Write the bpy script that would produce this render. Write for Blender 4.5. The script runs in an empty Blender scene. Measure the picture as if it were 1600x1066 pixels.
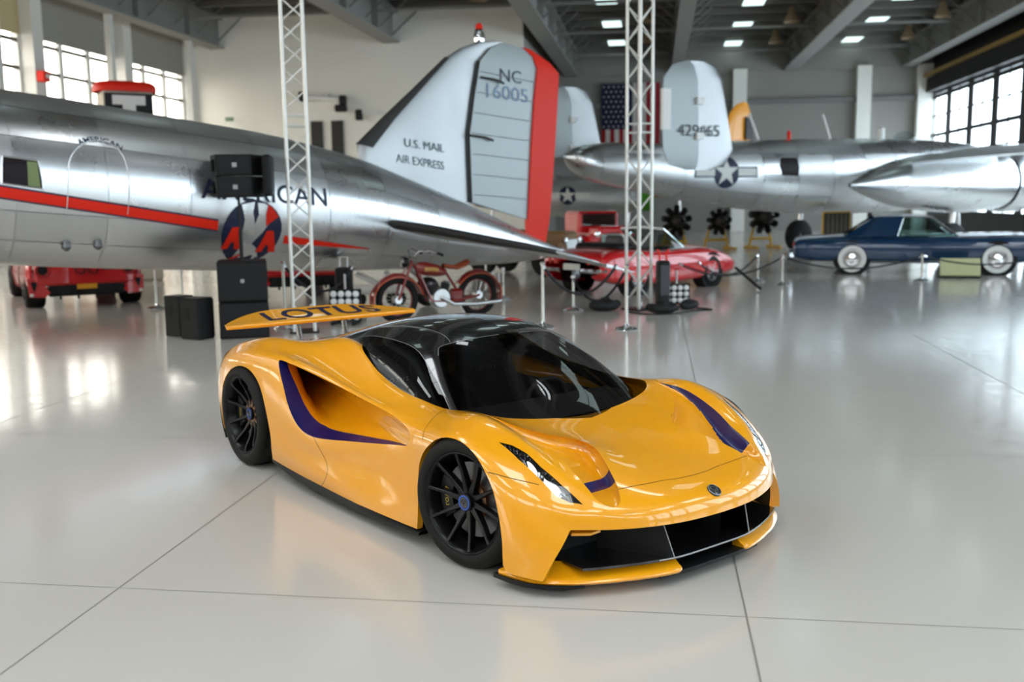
import bpy, bmesh, math, random
import numpy as np
from mathutils import Vector, Matrix, Euler
from mathutils.geometry import delaunay_2d_cdt
random.seed(7); np.random.seed(7)
sc = bpy.context.scene
COL = sc.collection

# ---------------------------------------------------------------- camera
PITCH, ROLL, CAMH = .1423, -.012, 1.863
cd = bpy.data.cameras.new('camera'); cam = bpy.data.objects.new('camera', cd); COL.objects.link(cam)
_D = Vector((0, math.cos(PITCH), -math.sin(PITCH))); _U = Vector((0, math.sin(PITCH), math.cos(PITCH))); _R = Vector((1, 0, 0))
_r = _R*math.cos(ROLL) + _U*math.sin(ROLL); _u = _U*math.cos(ROLL) - _R*math.sin(ROLL)
cam.matrix_world = Matrix(((_r.x, _u.x, -_D.x, 0), (_r.y, _u.y, -_D.y, 0), (_r.z, _u.z, -_D.z, CAMH), (0, 0, 0, 1)))
cd.sensor_width = 36; cd.lens = 1556*36/1600; cd.clip_start = .05; cd.clip_end = 400
cd.dof.use_dof = True; cd.dof.focus_distance = 5.3; cd.dof.aperture_fstop = 1.8
sc.camera = cam

# ---------------------------------------------------------------- daylight
world = bpy.data.worlds.new('daylight'); sc.world = world; world.use_nodes = True
wn = world.node_tree; wn.nodes.clear()
_bg = wn.nodes.new('ShaderNodeBackground'); _wo = wn.nodes.new('ShaderNodeOutputWorld')
_bg.inputs[0].default_value = (.93, .97, 1.0, 1); _bg.inputs[1].default_value = 4.2
wn.links.new(_bg.outputs[0], _wo.inputs[0])
sc.view_settings.view_transform = 'Standard'; sc.view_settings.look = 'None'; sc.view_settings.gamma = 1
sc.view_settings.use_curve_mapping = False
sc.view_settings.exposure = 0.56

# the hall is turned a little against the camera: a = across, b = along, both in metres
HA = math.atan(.144)
MX, MY = math.cos(HA), -math.sin(HA)     # across
NX, NY = math.sin(HA), math.cos(HA)      # along
def hall(a, b, z=0.): return Vector((a*MX + b*NX, a*MY + b*NY, z))
HL, HR, HB, HF = -20.0, 14.0, 55.0, -7.5   # left, right, far and near limits of the hall
def portal(a0, a1, b0, b1, z0, z1):
    """light portal over an opening (guides daylight sampling only)"""
    ld = bpy.data.lights.new('opening', 'AREA'); ld.shape = 'RECTANGLE'
    lo = bpy.data.objects.new('opening', ld); COL.objects.link(lo)
    c = hall((a0+a1)/2, (b0+b1)/2, (z0+z1)/2); ld.size = math.hypot(a1-a0, b1-b0); ld.size_y = z1-z0
    ld.cycles.is_portal = True
    inward = hall((HL+HR)/2, 10, 0) - Vector((c.x, c.y, 0))
    if abs(a1-a0) > abs(b1-b0): n = Vector((NX, NY, 0))
    else: n = Vector((MX, MY, 0))
    if n.dot(inward) < 0: n = -n
    z = -n; y = Vector((0, 0, 1)); x = y.cross(z)
    lo.matrix_world = Matrix(((x.x, y.x, z.x, c.x), (x.y, y.y, z.y, c.y), (x.z, y.z, z.z, c.z), (0, 0, 0, 1)))

# ---------------------------------------------------------------- materials
MATS = {}
def mat(name, col, rough=.5, metal=0., coat=0., coat_rough=.03, spec=.5, emit=None, es=0., noise=0., nscale=5., bump=0., bscale=40., trans=0., ior=1.45, rnoise=0.):
    if name in MATS: return MATS[name]
    m = bpy.data.materials.new(name); m.use_nodes = True; nt = m.node_tree
    p = nt.nodes['Principled BSDF']; I = p.inputs
    I['Base Color'].default_value = (*col, 1); I['Roughness'].default_value = rough; I['Metallic'].default_value = metal
    I['Coat Weight'].default_value = coat; I['Coat Roughness'].default_value = coat_rough
    I['Specular IOR Level'].default_value = spec; I['Transmission Weight'].default_value = trans; I['IOR'].default_value = ior
    if emit: I['Emission Color'].default_value = (*emit, 1); I['Emission Strength'].default_value = es
    if noise or bump or rnoise:
        tc = nt.nodes.new('ShaderNodeTexCoord')
        nz = nt.nodes.new('ShaderNodeTexNoise'); nz.inputs['Scale'].default_value = nscale; nz.inputs['Detail'].default_value = 5
        nt.links.new(tc.outputs['Object'], nz.inputs['Vector'])
        if noise:
            mx = nt.nodes.new('ShaderNodeMix'); mx.data_type = 'RGBA'
            mx.inputs['A'].default_value = (*[c*(1-noise) for c in col], 1); mx.inputs['B'].default_value = (*[min(1, c*(1+noise)) for c in col], 1)
            nt.links.new(nz.outputs['Fac'], mx.inputs['Factor']); nt.links.new(mx.outputs['Result'], I['Base Color'])
        if rnoise:
            mr = nt.nodes.new('ShaderNodeMapRange'); mr.inputs['From Min'].default_value = .3; mr.inputs['From Max'].default_value = .7
            mr.inputs['To Min'].default_value = max(.02, rough-rnoise); mr.inputs['To Max'].default_value = rough+rnoise
            nt.links.new(nz.outputs['Fac'], mr.inputs['Value']); nt.links.new(mr.outputs['Result'], I['Roughness'])
        if bump:
            nb = nt.nodes.new('ShaderNodeTexNoise'); nb.inputs['Scale'].default_value = bscale; nb.inputs['Detail'].default_value = 3
            bp = nt.nodes.new('ShaderNodeBump'); bp.inputs['Strength'].default_value = bump; bp.inputs['Distance'].default_value = .02
            nt.links.new(tc.outputs['Object'], nb.inputs['Vector']); nt.links.new(nb.outputs['Fac'], bp.inputs['Height']); nt.links.new(bp.outputs['Normal'], I['Normal'])
    MATS[name] = m; return m
def glassmat(name, tint, refl=1.5, rough=.0):
    """thin tinted pane: Fresnel mirror over a tinted see-through sheet"""
    if name in MATS: return MATS[name]
    m = bpy.data.materials.new(name); m.use_nodes = True; nt = m.node_tree; nt.nodes.clear()
    o = nt.nodes.new('ShaderNodeOutputMaterial'); mx = nt.nodes.new('ShaderNodeMixShader'); f = nt.nodes.new('ShaderNodeFresnel'); f.inputs[0].default_value = refl
    t = nt.nodes.new('ShaderNodeBsdfTransparent'); t.inputs[0].default_value = (*tint, 1)
    g = nt.nodes.new('ShaderNodeBsdfGlossy'); g.inputs['Roughness'].default_value = rough
    ge = nt.nodes.new('ShaderNodeNewGeometry'); mi = nt.nodes.new('ShaderNodeMix'); mi.data_type = 'FLOAT'   # same pane from both sides
    mi.inputs[2].default_value = refl; mi.inputs[3].default_value = 1/refl
    nt.links.new(ge.outputs['Backfacing'], mi.inputs[0]); nt.links.new(mi.outputs[0], f.inputs[0])
    nt.links.new(f.outputs[0], mx.inputs[0]); nt.links.new(t.outputs[0], mx.inputs[1]); nt.links.new(g.outputs[0], mx.inputs[2]); nt.links.new(mx.outputs[0], o.inputs[0])
    MATS[name] = m; return m
def srgb(r, g, b):
    f = lambda c: (c/255/12.92) if c <= 10 else ((c/255+.055)/1.055)**2.4
    return (f(r), f(g), f(b))

# ---------------------------------------------------------------- mesh helpers
class MB:
    def __init__(s): s.v = []; s.f = []
    def add(s, vs, fs):
        o = len(s.v); s.v += [tuple(map(float, q)) for q in vs]; s.f += [tuple(i+o for i in q) for q in fs]; return s
    def box(s, c, d, rot=None, taper=1.):
        vs = []
        for z in (-1, 1):
            k = taper if z > 0 else 1.
            for y in (-1, 1):
                for x in (-1, 1):
                    q = Vector((x*d[0]/2*k, y*d[1]/2*k, z*d[2]/2))
                    if rot is not None: q = rot @ q
                    vs.append((q.x+c[0], q.y+c[1], q.z+c[2]))
        return s.add(vs, [(0,2,3,1), (4,5,7,6), (0,1,5,4), (2,6,7,3), (0,4,6,2), (1,3,7,5)])
    def bbox(s, c, d, b=.01, rot=None):
        """box with chamfered edges"""
        x, y, z = d[0]/2, d[1]/2, d[2]/2; b = min(b, x*.9, y*.9, z*.9); P = []; 
        for sx in (-1, 1):
            for sy in (-1, 1):
                for sz in (-1, 1):
                    P += [(sx*(x-b), sy*(y-b), sz*z), (sx*(x-b), sy*y, sz*(z-b)), (sx*x, sy*(y-b), sz*(z-b))]
        def id(sx, sy, sz, k): return ((sx > 0)*4+(sy > 0)*2+(sz > 0))*3+k
        F = []
        for sg in (-1, 1):
            q = [id(-1,-1,sg,0), id(1,-1,sg,0), id(1,1,sg,0), id(-1,1,sg,0)]; F.append(q if sg > 0 else q[::-1])
            q = [id(-1,sg,-1,1), id(-1,sg,1,1), id(1,sg,1,1), id(1,sg,-1,1)]; F.append(q if sg > 0 else q[::-1])
            q = [id(sg,-1,-1,2), id(sg,1,-1,2), id(sg,1,1,2), id(sg,-1,1,2)]; F.append(q if sg > 0 else q[::-1])
        for a in (-1, 1):
            for c2 in (-1, 1):
                q = [id(-1,a,c2,0), id(1,a,c2,0), id(1,a,c2,1), id(-1,a,c2,1)]; F.append(q if a*c2 < 0 else q[::-1])
                q = [id(a,-1,c2,0), id(a,1,c2,0), id(a,1,c2,2), id(a,-1,c2,2)]; F.append(q if a*c2 > 0 else q[::-1])
                q = [id(a,c2,-1,1), id(a,c2,1,1), id(a,c2,1,2), id(a,c2,-1,2)]; F.append(q if a*c2 < 0 else q[::-1])
                for e in (-1, 1):
                    q = [id(a,c2,e,0), id(a,c2,e,1), id(a,c2,e,2)]; F.append(q if a*c2*e < 0 else q[::-1])
        if rot is not None: P = [tuple(rot @ Vector(p)) for p in P]
        return s.add([(p[0]+c[0], p[1]+c[1], p[2]+c[2]) for p in P], F)
    def tube(s, pts, r, n=10, cap=True, closed=False):
        pts = [Vector(p) for p in pts]; R = r if hasattr(r, '__len__') else [r]*len(pts); N = len(pts); rings = []
        up = Vector((0, 0, 1)); prev = None
        for i, p in enumerate(pts):
            a = pts[(i-1) % N] if (i or closed) else p; b = pts[(i+1) % N] if (i < N-1 or closed) else p
            t = (b-a).normalized()
            if prev is None:
                x = t.cross(up) if abs(t.dot(up)) < .95 else t.cross(Vector((1, 0, 0)))
            else: x = prev - t*prev.dot(t)
            x.normalize(); prev = x; y = t.cross(x)
            rings.append([p + (x*math.cos(2*math.pi*k/n) + y*math.sin(2*math.pi*k/n))*R[i] for k in range(n)])
        vs = [q for rg in rings for q in rg]; fs = []
        for i in range(N if closed else N-1):
            j = (i+1) % N
            for k in range(n): l = (k+1) % n; fs.append((i*n+k, i*n+l, j*n+l, j*n+k))
        if cap and not closed: fs.append(tuple(range(n))[::-1]); fs.append(tuple((N-1)*n+k for k in range(n)))
        return s.add(vs, fs)
    def lathe(s, prof, n=32, M=None, cap=False, a0=0, a1=2*math.pi):
        """profile of (radius, height) turned about local z, placed by matrix M"""
        full = abs(a1-a0-2*math.pi) < 1e-6; m = n if full else n+1; vs = []; fs = []
        for r, h in prof:
            for k in range(m):
                a = a0+(a1-a0)*k/n; q = Vector((r*math.cos(a), r*math.sin(a), h)); vs.append(M @ q if M else q)
        for i in range(len(prof)-1):
            for k in range(n): l = (k+1) % m; fs.append((i*m+k, i*m+l, (i+1)*m+l, (i+1)*m+k))
        if cap: fs.append(tuple(range(m))[::-1]); fs.append(tuple((len(prof)-1)*m+k for k in range(m)))
        return s.add(vs, fs)
    def grid(s, P, flip=False, closed=False):
        P = np.asarray(P, float); a, b = P.shape[:2]; fs = []
        for i in range(a-1):
            for j in range(b if closed else b-1):
                l = (j+1) % b; q = (i*b+j, (i+1)*b+j, (i+1)*b+l, i*b+l); fs.append(q[::-1] if flip else q)
        return s.add(P.reshape(-1, 3), fs)
    def prism(s, poly, d, M=None):
        """flat outline (x,y) extruded from z=0 to z=d"""
        n = len(poly); T = (lambda q: M @ Vector(q)) if M else (lambda q: Vector(q))
        vs = [T((x, y, 0)) for x, y in poly] + [T((x, y, d)) for x, y in poly]
        return s.add(vs, [tuple(range(n))[::-1], tuple(range(n, 2*n))] + [(i, (i+1) % n, n+(i+1) % n, n+i) for i in range(n)])
    def ball(s, c, r, n=12, m=8, sc3=(1, 1, 1)):
        vs = []; fs = []
        for i in range(m+1):
            t = math.pi*i/m
            for k in range(n):
                p = 2*math.pi*k/n; vs.append((c[0]+r*sc3[0]*math.sin(t)*math.cos(p), c[1]+r*sc3[1]*math.sin(t)*math.sin(p), c[2]+r*sc3[2]*math.cos(t)))
        for i in range(m):
            for k in range(n): l = (k+1) % n; fs.append((i*n+k, (i+1)*n+k, (i+1)*n+l, i*n+l))
        return s.add(vs, fs)
    def build(s, name, m, parent=None, angle=40., normals=None):
        me = bpy.data.meshes.new(name); me.from_pydata(s.v, [], s.f); me.update()
        if m: me.materials.append(m)
        if angle:
            me.polygons.foreach_set('use_smooth', [True]*len(me.polygons))
            if normals is not None: me.normals_split_custom_set_from_vertices([tuple(q) for q in normals])
            elif angle < 180: me.set_sharp_from_angle(angle=math.radians(angle))
        o = bpy.data.objects.new(name, me); COL.objects.link(o)
        if parent: o.parent = parent
        return o
def tag(o, label, cat, group=None, kind=None):
    o['label'] = label; o['category'] = cat
    if group: o['group'] = group
    if kind: o['kind'] = kind
    return o
def thing(name, label, cat, loc=(0, 0, 0), rz=0., group=None):
    o = bpy.data.objects.new(name, None); COL.objects.link(o); o.location = loc; o.rotation_euler = (0, 0, rz)
    o.empty_display_size = .1
    return tag(o, label, cat, group)
def struct(o): o['kind'] = 'structure'; return o
def child(src, parent, loc=None, rot=None, scale=None):
    c = src.copy(); COL.objects.link(c); c.parent = parent
    if loc is not None: c.location = loc
    if rot is not None: c.rotation_euler = rot
    if scale is not None: c.scale = scale
    return c
def copy_tree(src, loc=None, rz=None, label=None):
    r = src.copy(); COL.objects.link(r)
    if loc is not None: r.location = loc
    if rz is not None: r.rotation_euler = (0, 0, rz)
    if label: r['label'] = label
    for ch in list(src.children):
        c = child(ch, r)
        for g in list(ch.children): child(g, c)
    return r
def text_mesh(txt, size=1., bold=0.):
    cu = bpy.data.curves.new('lettering', 'FONT'); cu.body = txt; cu.size = size; cu.align_x = 'CENTER'; cu.align_y = 'CENTER'; cu.resolution_u = 4; cu.offset = bold
    o = bpy.data.objects.new('lettering', cu); COL.objects.link(o)
    bpy.context.view_layer.update()
    me = bpy.data.meshes.new_from_object(o.evaluated_get(bpy.context.evaluated_depsgraph_get()))
    bm = bmesh.new(); bm.from_mesh(me); bmesh.ops.triangulate(bm, faces=bm.faces[:])
    for _ in range(4):                     # short edges, so that lettering can follow curved skin
        long = [e for e in bm.edges if e.calc_length() > .10*size]
        if not long: break
        bmesh.ops.subdivide_edges(bm, edges=long, cuts=1); bmesh.ops.triangulate(bm, faces=bm.faces[:])
    bm.verts.index_update()
    V = np.array([v.co[:] for v in bm.verts]); Fc = [tuple(v.index for v in f.verts) for f in bm.faces]; bm.free()
    bpy.data.objects.remove(o); bpy.data.curves.remove(cu); bpy.data.meshes.remove(me)
    return V, Fc
def interp(x, xs, ys): return float(np.interp(x, xs, ys))
def smooth1(xs, ys, x):
    """monotone cubic through points (xs ascending)"""
    xs = np.asarray(xs, float); ys = np.asarray(ys, float); h = np.diff(xs); d = np.diff(ys)/h
    m = np.zeros(len(xs)); m[0] = d[0]; m[-1] = d[-1]
    for i in range(1, len(xs)-1):
        m[i] = 0 if d[i-1]*d[i] <= 0 else 2*d[i-1]*d[i]/(d[i-1]+d[i])
    x = np.clip(x, xs[0], xs[-1]); i = np.clip(np.searchsorted(xs, x)-1, 0, len(h)-1); t = (x-xs[i])/h[i]
    return (2*t**3-3*t**2+1)*ys[i]+(t**3-2*t**2+t)*h[i]*m[i]+(-2*t**3+3*t**2)*ys[i+1]+(t**3-t**2)*h[i]*m[i+1]
def inpoly(P, poly):
    P = np.atleast_2d(P); poly = np.asarray(poly); r = np.zeros(len(P), bool); n = len(poly)
    for i in range(n):
        a, b = poly[i], poly[(i+1) % n]
        c = ((a[1] > P[:, 1]) != (b[1] > P[:, 1]))
        with np.errstate(divide='ignore', invalid='ignore'):
            r ^= c & (P[:, 0] < (b[0]-a[0])*(P[:, 1]-a[1])/(b[1]-a[1]+1e-15)+a[0])
    return r
def dense(pts, step, closed=False):
    pts = [np.array(p, float) for p in pts]
    if closed: pts = pts + [pts[0]]
    out = []
    for a, b in zip(pts[:-1], pts[1:]):
        n = max(1, int(math.ceil(np.linalg.norm(b-a)/step))); out += [a+(b-a)*k/n for k in range(n)]
    if not closed: out.append(pts[-1])
    return out
def cround(pts, n=5, closed=True):
    """Catmull-Rom smoothing of a polyline"""
    P = [np.array(p, float) for p in pts]; N = len(P); out = []
    rng = range(N) if closed else range(N-1)
    for i in rng:
        if closed: a, b, c, d = P[i-1], P[i], P[(i+1) % N], P[(i+2) % N]
        else: a, b, c, d = P[max(i-1, 0)], P[i], P[i+1], P[min(i+2, N-1)]
        for k in range(n):
            t = k/n; out.append(.5*((2*b)+(c-a)*t+(2*a-5*b+4*c-d)*t*t+(3*b-a-3*c+d)*t**3))
    if not closed: out.append(P[-1])
    return out
# colours
PAINT = mat('orange_yellow_paint', (.85, .355, .003), .30, coat=1., coat_rough=.02, spec=.5)
NAVY = mat('navy_blue_paint', (.003, .006, .095), .35, coat=.35, coat_rough=.03)
GBLACK = mat('gloss_black', (.006, .006, .007), .18, coat=1., coat_rough=.02)
SBLACK = mat('satin_black', (.008, .008, .0085), .42, spec=.3)
DARKVOID = mat('matte_black', (.006, .006, .006), .8)
RUBBER = mat('tyre_rubber', (.008, .0077, .0076), .6, spec=.22, bump=.05, bscale=60)
CHROME = mat('chrome', (.85, .86, .88), .07, 1.)
STEEL = mat('brushed_steel', (.62, .62, .62), .3, 1.)
WHITE = mat('white_paint', (.8, .8, .78), .4)
# ================================================================ the hall
def hbox(mb, a0, a1, b0, b1, z0, z1):
    P = [hall(a, b, z) for z in (z0, z1) for b in (b0, b1) for a in (a0, a1)]
    return mb.add(P, [(0,2,3,1), (4,5,7,6), (0,1,5,4), (2,6,7,3), (0,4,6,2), (1,3,7,5)])
# floor: pale sealed concrete cast in 3 m bays with shallow joints
def floor_material():
    m = bpy.data.materials.new('sealed_floor'); m.use_nodes = True; nt = m.node_tree; p = nt.nodes['Principled BSDF']
    tc = nt.nodes.new('ShaderNodeTexCoord')
    n1 = nt.nodes.new('ShaderNodeTexNoise'); n1.inputs['Scale'].default_value = .35; n1.inputs['Detail'].default_value = 6
    n2 = nt.nodes.new('ShaderNodeTexNoise'); n2.inputs['Scale'].default_value = 7; n2.inputs['Detail'].default_value = 8
    mp = nt.nodes.new('ShaderNodeMapping'); mp.inputs['Scale'].default_value = (.25, 1.6, 1); mp.inputs['Rotation'].default_value = (0, 0, .5)
    n3 = nt.nodes.new('ShaderNodeTexNoise'); n3.inputs['Scale'].default_value = 9; n3.inputs['Detail'].default_value = 2
    cr = nt.nodes.new('ShaderNodeValToRGB'); cr.color_ramp.elements[0].position = .72; cr.color_ramp.elements[0].color = (0, 0, 0, 1); cr.color_ramp.elements[1].position = .80; cr.color_ramp.elements[1].color = (1, 1, 1, 1)
    for n in (n1, n2): nt.links.new(tc.outputs['Object'], n.inputs['Vector'])
    nt.links.new(tc.outputs['Object'], mp.inputs['Vector']); nt.links.new(mp.outputs['Vector'], n3.inputs['Vector']); nt.links.new(n3.outputs['Fac'], cr.inputs['Fac'])
    mx = nt.nodes.new('ShaderNodeMix'); mx.data_type = 'RGBA'; mx.inputs['A'].default_value = (*srgb(190, 185, 176), 1); mx.inputs['B'].default_value = (*srgb(203, 200, 193), 1)
    nt.links.new(n1.outputs['Fac'], mx.inputs['Factor'])
    m2 = nt.nodes.new('ShaderNodeMix'); m2.data_type = 'RGBA'; m2.inputs['B'].default_value = (*srgb(186, 180, 170), 1)
    ml = nt.nodes.new('ShaderNodeMath'); ml.operation = 'MULTIPLY'; ml.inputs[1].default_value = .18
    nt.links.new(cr.outputs['Color'], ml.inputs[0]); nt.links.new(ml.outputs[0], m2.inputs['Factor']); nt.links.new(mx.outputs['Result'], m2.inputs['A'])
    nt.links.new(m2.outputs['Result'], p.inputs['Base Color'])
    mr = nt.nodes.new('ShaderNodeMapRange'); mr.inputs['From Min'].default_value = .3; mr.inputs['From Max'].default_value = .7; mr.inputs['To Min'].default_value = .10; mr.inputs['To Max'].default_value = .18
    nt.links.new(n2.outputs['Fac'], mr.inputs['Value']); nt.links.new(mr.outputs['Result'], p.inputs['Roughness'])
    bp = nt.nodes.new('ShaderNodeBump'); bp.inputs['Strength'].default_value = .06; bp.inputs['Distance'].default_value = .01
    nt.links.new(n1.outputs['Fac'], bp.inputs['Height']); nt.links.new(bp.outputs['Normal'], p.inputs['Normal'])
    p.inputs['Specular IOR Level'].default_value = .62
    return m
FLOOR = floor_material()
JOINT = mat('joint_filler', srgb(138, 134, 126), .5)
floor = MB(); hbox(floor, HL-1, HR+2, HF-3, HB+1, -.3, -.0004); floor = struct(floor.build('floor', FLOOR, None, angle=0))
def joint(a0, a1, b0, b1):
    mb = MB(); mb.add([hall(a0, b0, .0003), hall(a1, b0, .0003), hall(a1, b1, .0003), hall(a0, b1, .0003)], [(0, 1, 2, 3)])
    mb.build('floor_joint', JOINT, floor, angle=0)
for k in range(-6, 5):
    a = .42+3*k; joint(a-.005, a+.005, HF, HB)
for k in range(-8, 17):
    b = 4.33+3*k; joint(HL, HR, b-.003, b+.003)

WALLW = mat('wall_white', srgb(244, 242, 234), .7, noise=.03, nscale=.6)
WALLG = mat('wall_grey', srgb(146, 144, 138), .75, noise=.04, nscale=.5)
DECK = mat('roof_deck', srgb(70, 67, 62), .8, noise=.12, nscale=.8)
GIRD = mat('girder_paint', srgb(140, 140, 135), .6, noise=.04, nscale=.7)
PURL = mat('purlin_paint', srgb(120, 118, 112), .7)
FRAMEW = mat('window_frame_white', srgb(226, 226, 222), .5)
FRAMED = mat('door_frame_dark', srgb(34, 32, 31), .5)
BLIND = mat('blind_grey', srgb(150, 149, 142), .8)
PANE = glassmat('window_glass_warm', (.98, .90, .78), 1.3); PANER = glassmat('window_glass_cool', (.80, .92, 1.0), 1.3)  # tints stand in for warm and cool daylight from the two sides
ROOFZ, SOFZ = 9.9, 8.75

# left wall: columns every 5.6 m, blinds over gridded windows, up to the cross wall
bays = [41.6-5.6*k for k in range(9)]
wl = MB()
hbox(wl, HL-.3, HL, HF, 41.6, 0, 1.0); hbox(wl, HL-.3, HL, HF, 41.6, 7.55, 9.2)
wl = struct(wl.build('wall_left', WALLW, None, angle=0))
colm = MB()
for k, b in enumerate(bays):
    c = MB(); hbox(c, HL-.3, HL+.45, b-.28, b+.28, 0, SOFZ); c.build('column', FRAMEW, wl, angle=0)
for k, b1 in enumerate(bays[:-1]):
    b0 = b1-5.6+.28; b1 = b1-.28
    w = MB(); hbox(w, HL-.05, HL+.02, b0, b1, 7.2, SOFZ); bl = w.build('blind', BLIND if k != 2 else mat('blind_tan', srgb(196, 180, 140), .8), wl, angle=0)
    w = MB()
    for i in range(1, 3): bb = b0+(b1-b0)*i/3; hbox(w, HL-.12, HL-.02, bb-.11, bb+.11, 1.0, 7.3)
    hbox(w, HL-.12, HL-.02, b0, b0+.1, 1.0, 7.3); hbox(w, HL-.12, HL-.02, b1-.1, b1, 1.0, 7.3)
    fr = struct(w.build('window_%d' % (k+1), FRAMEW, None, angle=0))
    w = MB()
    for i in range(0, 8): z = 1.0+.86*i; hbox(w, HL-.11, HL-.03, b0, b1, z-.055, z+.055)
    w.build('transom', mat('transom_grey', srgb(96, 96, 88), .6), fr, angle=0)
    for i in range(3):
        q = MB(); x0 = b0+(b1-b0)*i/3; x1 = b0+(b1-b0)*(i+1)/3
        q.add([hall(HL-.07, x0, 1.), hall(HL-.07, x1, 1.), hall(HL-.07, x1, 7.3), hall(HL-.07, x0, 7.3)], [(0, 1, 2, 3)]); q.build('pane', PANE, fr, angle=0)
portal(HL-.4, HL-.4, HF, 41.3, 1., 7.5)
# free-standing white posts in front of the windows
for k, b in enumerate((27.0, 33.2, 39.2)):
    p = MB(); hbox(p, HL+1.2, HL+1.42, b-.11, b+.11, 0, SOFZ); struct(p.build('column_%d' % (k+1), FRAMEW, None, angle=0))
sof = MB(); hbox(sof, HL-.3, -18.6, HF, 41.6, SOFZ, SOFZ+.2); struct(sof.build('soffit', WALLW, None, angle=0))
# cross wall behind the airliner
wc = MB(); hbox(wc, HL-.3, -5.4, 41.6, 41.9, 0, ROOFZ); wc = struct(wc.build('wall_far_left', WALLW, None, angle=0))
wr = MB(); hbox(wr, -5.7, -5.4, 41.9, HB, 0, ROOFZ); struct(wr.build('wall_return', WALLG, None, angle=0))
dr = MB(); hbox(dr, -18.9, -16.9, 41.45, 41.6, 0, 4.6); d1 = struct(dr.build('door_1', WALLW, None, angle=0))
q = MB(); hbox(q, -19.0, -16.8, 41.4, 41.6, 4.6, 4.72); q.build('door_head', mat('door_head_grey', srgb(120, 120, 118), .6), d1, angle=0)
for x in (-14.5, -13.6):
    q = MB(); hbox(q, x, x+.5, 41.5, 41.62, 2.9, 5.2); struct(q.build('window_%d' % (30+int(x == -13.6)), FRAMED, None, angle=0))
# back wall with pilasters
wb = MB(); hbox(wb, -5.7, HR+.3, HB, HB+.3, 0, ROOFZ+.5); wb = struct(wb.build('wall_back', WALLG, None, angle=0))
for a in (4.35, 10.6, 13.6):
    q = MB(); hbox(q, a-.35, a+.35, HB-.5, HB, 0, 8.4); q.build('pilaster', WALLW, wb, angle=0)
q = MB(); hbox(q, -5.4, HR, HB-.25, HB, 6.6, 6.85); q.build('rail', mat('rail_grey', srgb(120, 120, 118), .6), wb, angle=0)
q = MB(); hbox(q, -5.4, HR, HB-.15, HB, 8.3, ROOFZ); q.build('fascia', mat('fascia_grey', srgb(140, 138, 132), .7), wb, angle=0)
# right wall: dark sliding doors with gridded windows
wr = MB(); hbox(wr, HR, HR+.3, HF, HB, 6.85, ROOFZ); wr = struct(wr.build('wall_right', FRAMED, None, angle=0))
q = MB(); hbox(q, HR, HR+.3, HF, HB, 0, .9); struct(q.build('wall_right_base', FRAMED, None, angle=0))
q = MB(); hbox(q, 13.45, 13.6, HF, HB, 7.7, 7.86); q.build('door_rail', mat('rail_yellow', srgb(150, 120, 60), .6), wr, angle=0)
q = MB()
for i in range(9): hbox(q, 13.6, HR, HF, HB, 6.95+.08*i, 6.99+.08*i)
q.build('corrugated_header', FRAMED, wr, angle=0)
for k in range(19):
    b1 = HB+.4-3.4*k; b0 = b1-3.4
    w = MB(); hbox(w, HR+.06, HR+.12, b0, b0+.34, .9, 6.85); hbox(w, HR+.06, HR+.12, b1-.34, b1, .9, 6.85)
    for i in range(0, 7):
        z = .95+.96*i; t = .09 if i % 2 == 0 else .04; hbox(w, HR+.07, HR+.11, b0, b1, z-t, z+t)
    hbox(w, HR+.075, HR+.105, (b0+b1)/2-.05, (b0+b1)/2+.05, .9, 6.85)
    fr = struct(w.build('window_%d' % (k+40), FRAMED, None, angle=0))
    for i in range(2):
        x0 = b0+.3+i*1.4; x1 = x0+1.4
        q = MB(); q.add([hall(HR+.09, x0, .9), hall(HR+.09, x1, .9), hall(HR+.09, x1, 6.85), hall(HR+.09, x0, 6.85)], [(0, 1, 2, 3)]); q.build('pane', PANER, fr, angle=0)
portal(HR+.5, HR+.5, HF, HB, .9, 6.85)
# wall behind the camera: closed grey hangar doors under a row of high windows
wn_ = MB(); hbox(wn_, HL, HR+.3, HF-.3, HF, 0, 5.4); hbox(wn_, HL, HR+.3, HF-.3, HF, 7.0, ROOFZ)
for k in range(9): a = HL+4.25*k; hbox(wn_, a-.3, a+.3, HF-.3, HF, 5.4, 7.0)
struct(wn_.build('wall_front', mat('door_grey', srgb(120, 117, 110), .7), None, angle=0))
portal(HL, HR, HF-.5, HF-.5, 5.4, 7.0)
# roof: deck, purlins across, plate girders along
ce = MB(); hbox(ce, HL-.3, HR+.3, HF, HB+.3, ROOFZ, ROOFZ+.2); ce = struct(ce.build('ceiling', DECK, None, angle=0))
pm = None
for k in range(33):
    b = HF+1+2.0*k; q = MB(); hbox(q, HL, HR, b-.07, b+.07, ROOFZ-.26, ROOFZ); q.build('purlin', PURL, ce, angle=0)
for k in range(9):
    b = HF+4+7.0*k; q = MB(); hbox(q, HL+2, HR, b-.05, b+.05, 9.0, 9.1); q.build('brace_tube', GIRD, ce, angle=0)
for a, w in ((-18.5, .3), (-10.9, .35), (-4.5, .35), (1.05, .28), (6.9, .35), (12.75, .3)):
    q = MB(); hbox(q, a-.06, a+.06, HF, HB, 8.36, ROOFZ); hbox(q, a-w, a+w, HF, HB, 8.3, 8.38); hbox(q, a-w, a+w, HF, HB, 9.5, 9.58)
    for k in range(16): b = HF+2+4.0*k; hbox(q, a-w*.9, a+w*.9, b-.03, b+.03, 8.36, 9.5)
    g = q.build('girder', GIRD, ce, angle=0)
    q = MB()
    for k in range(33):
        b = HF+1+2.0*k
        for sgn in (-1, 1): q.tube([hall(a+sgn*.1, b, 8.65), hall(a+sgn*1.3, b, ROOFZ-.2)], .03, 4)
    q.build('fly_brace', PURL, g, angle=0)
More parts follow.
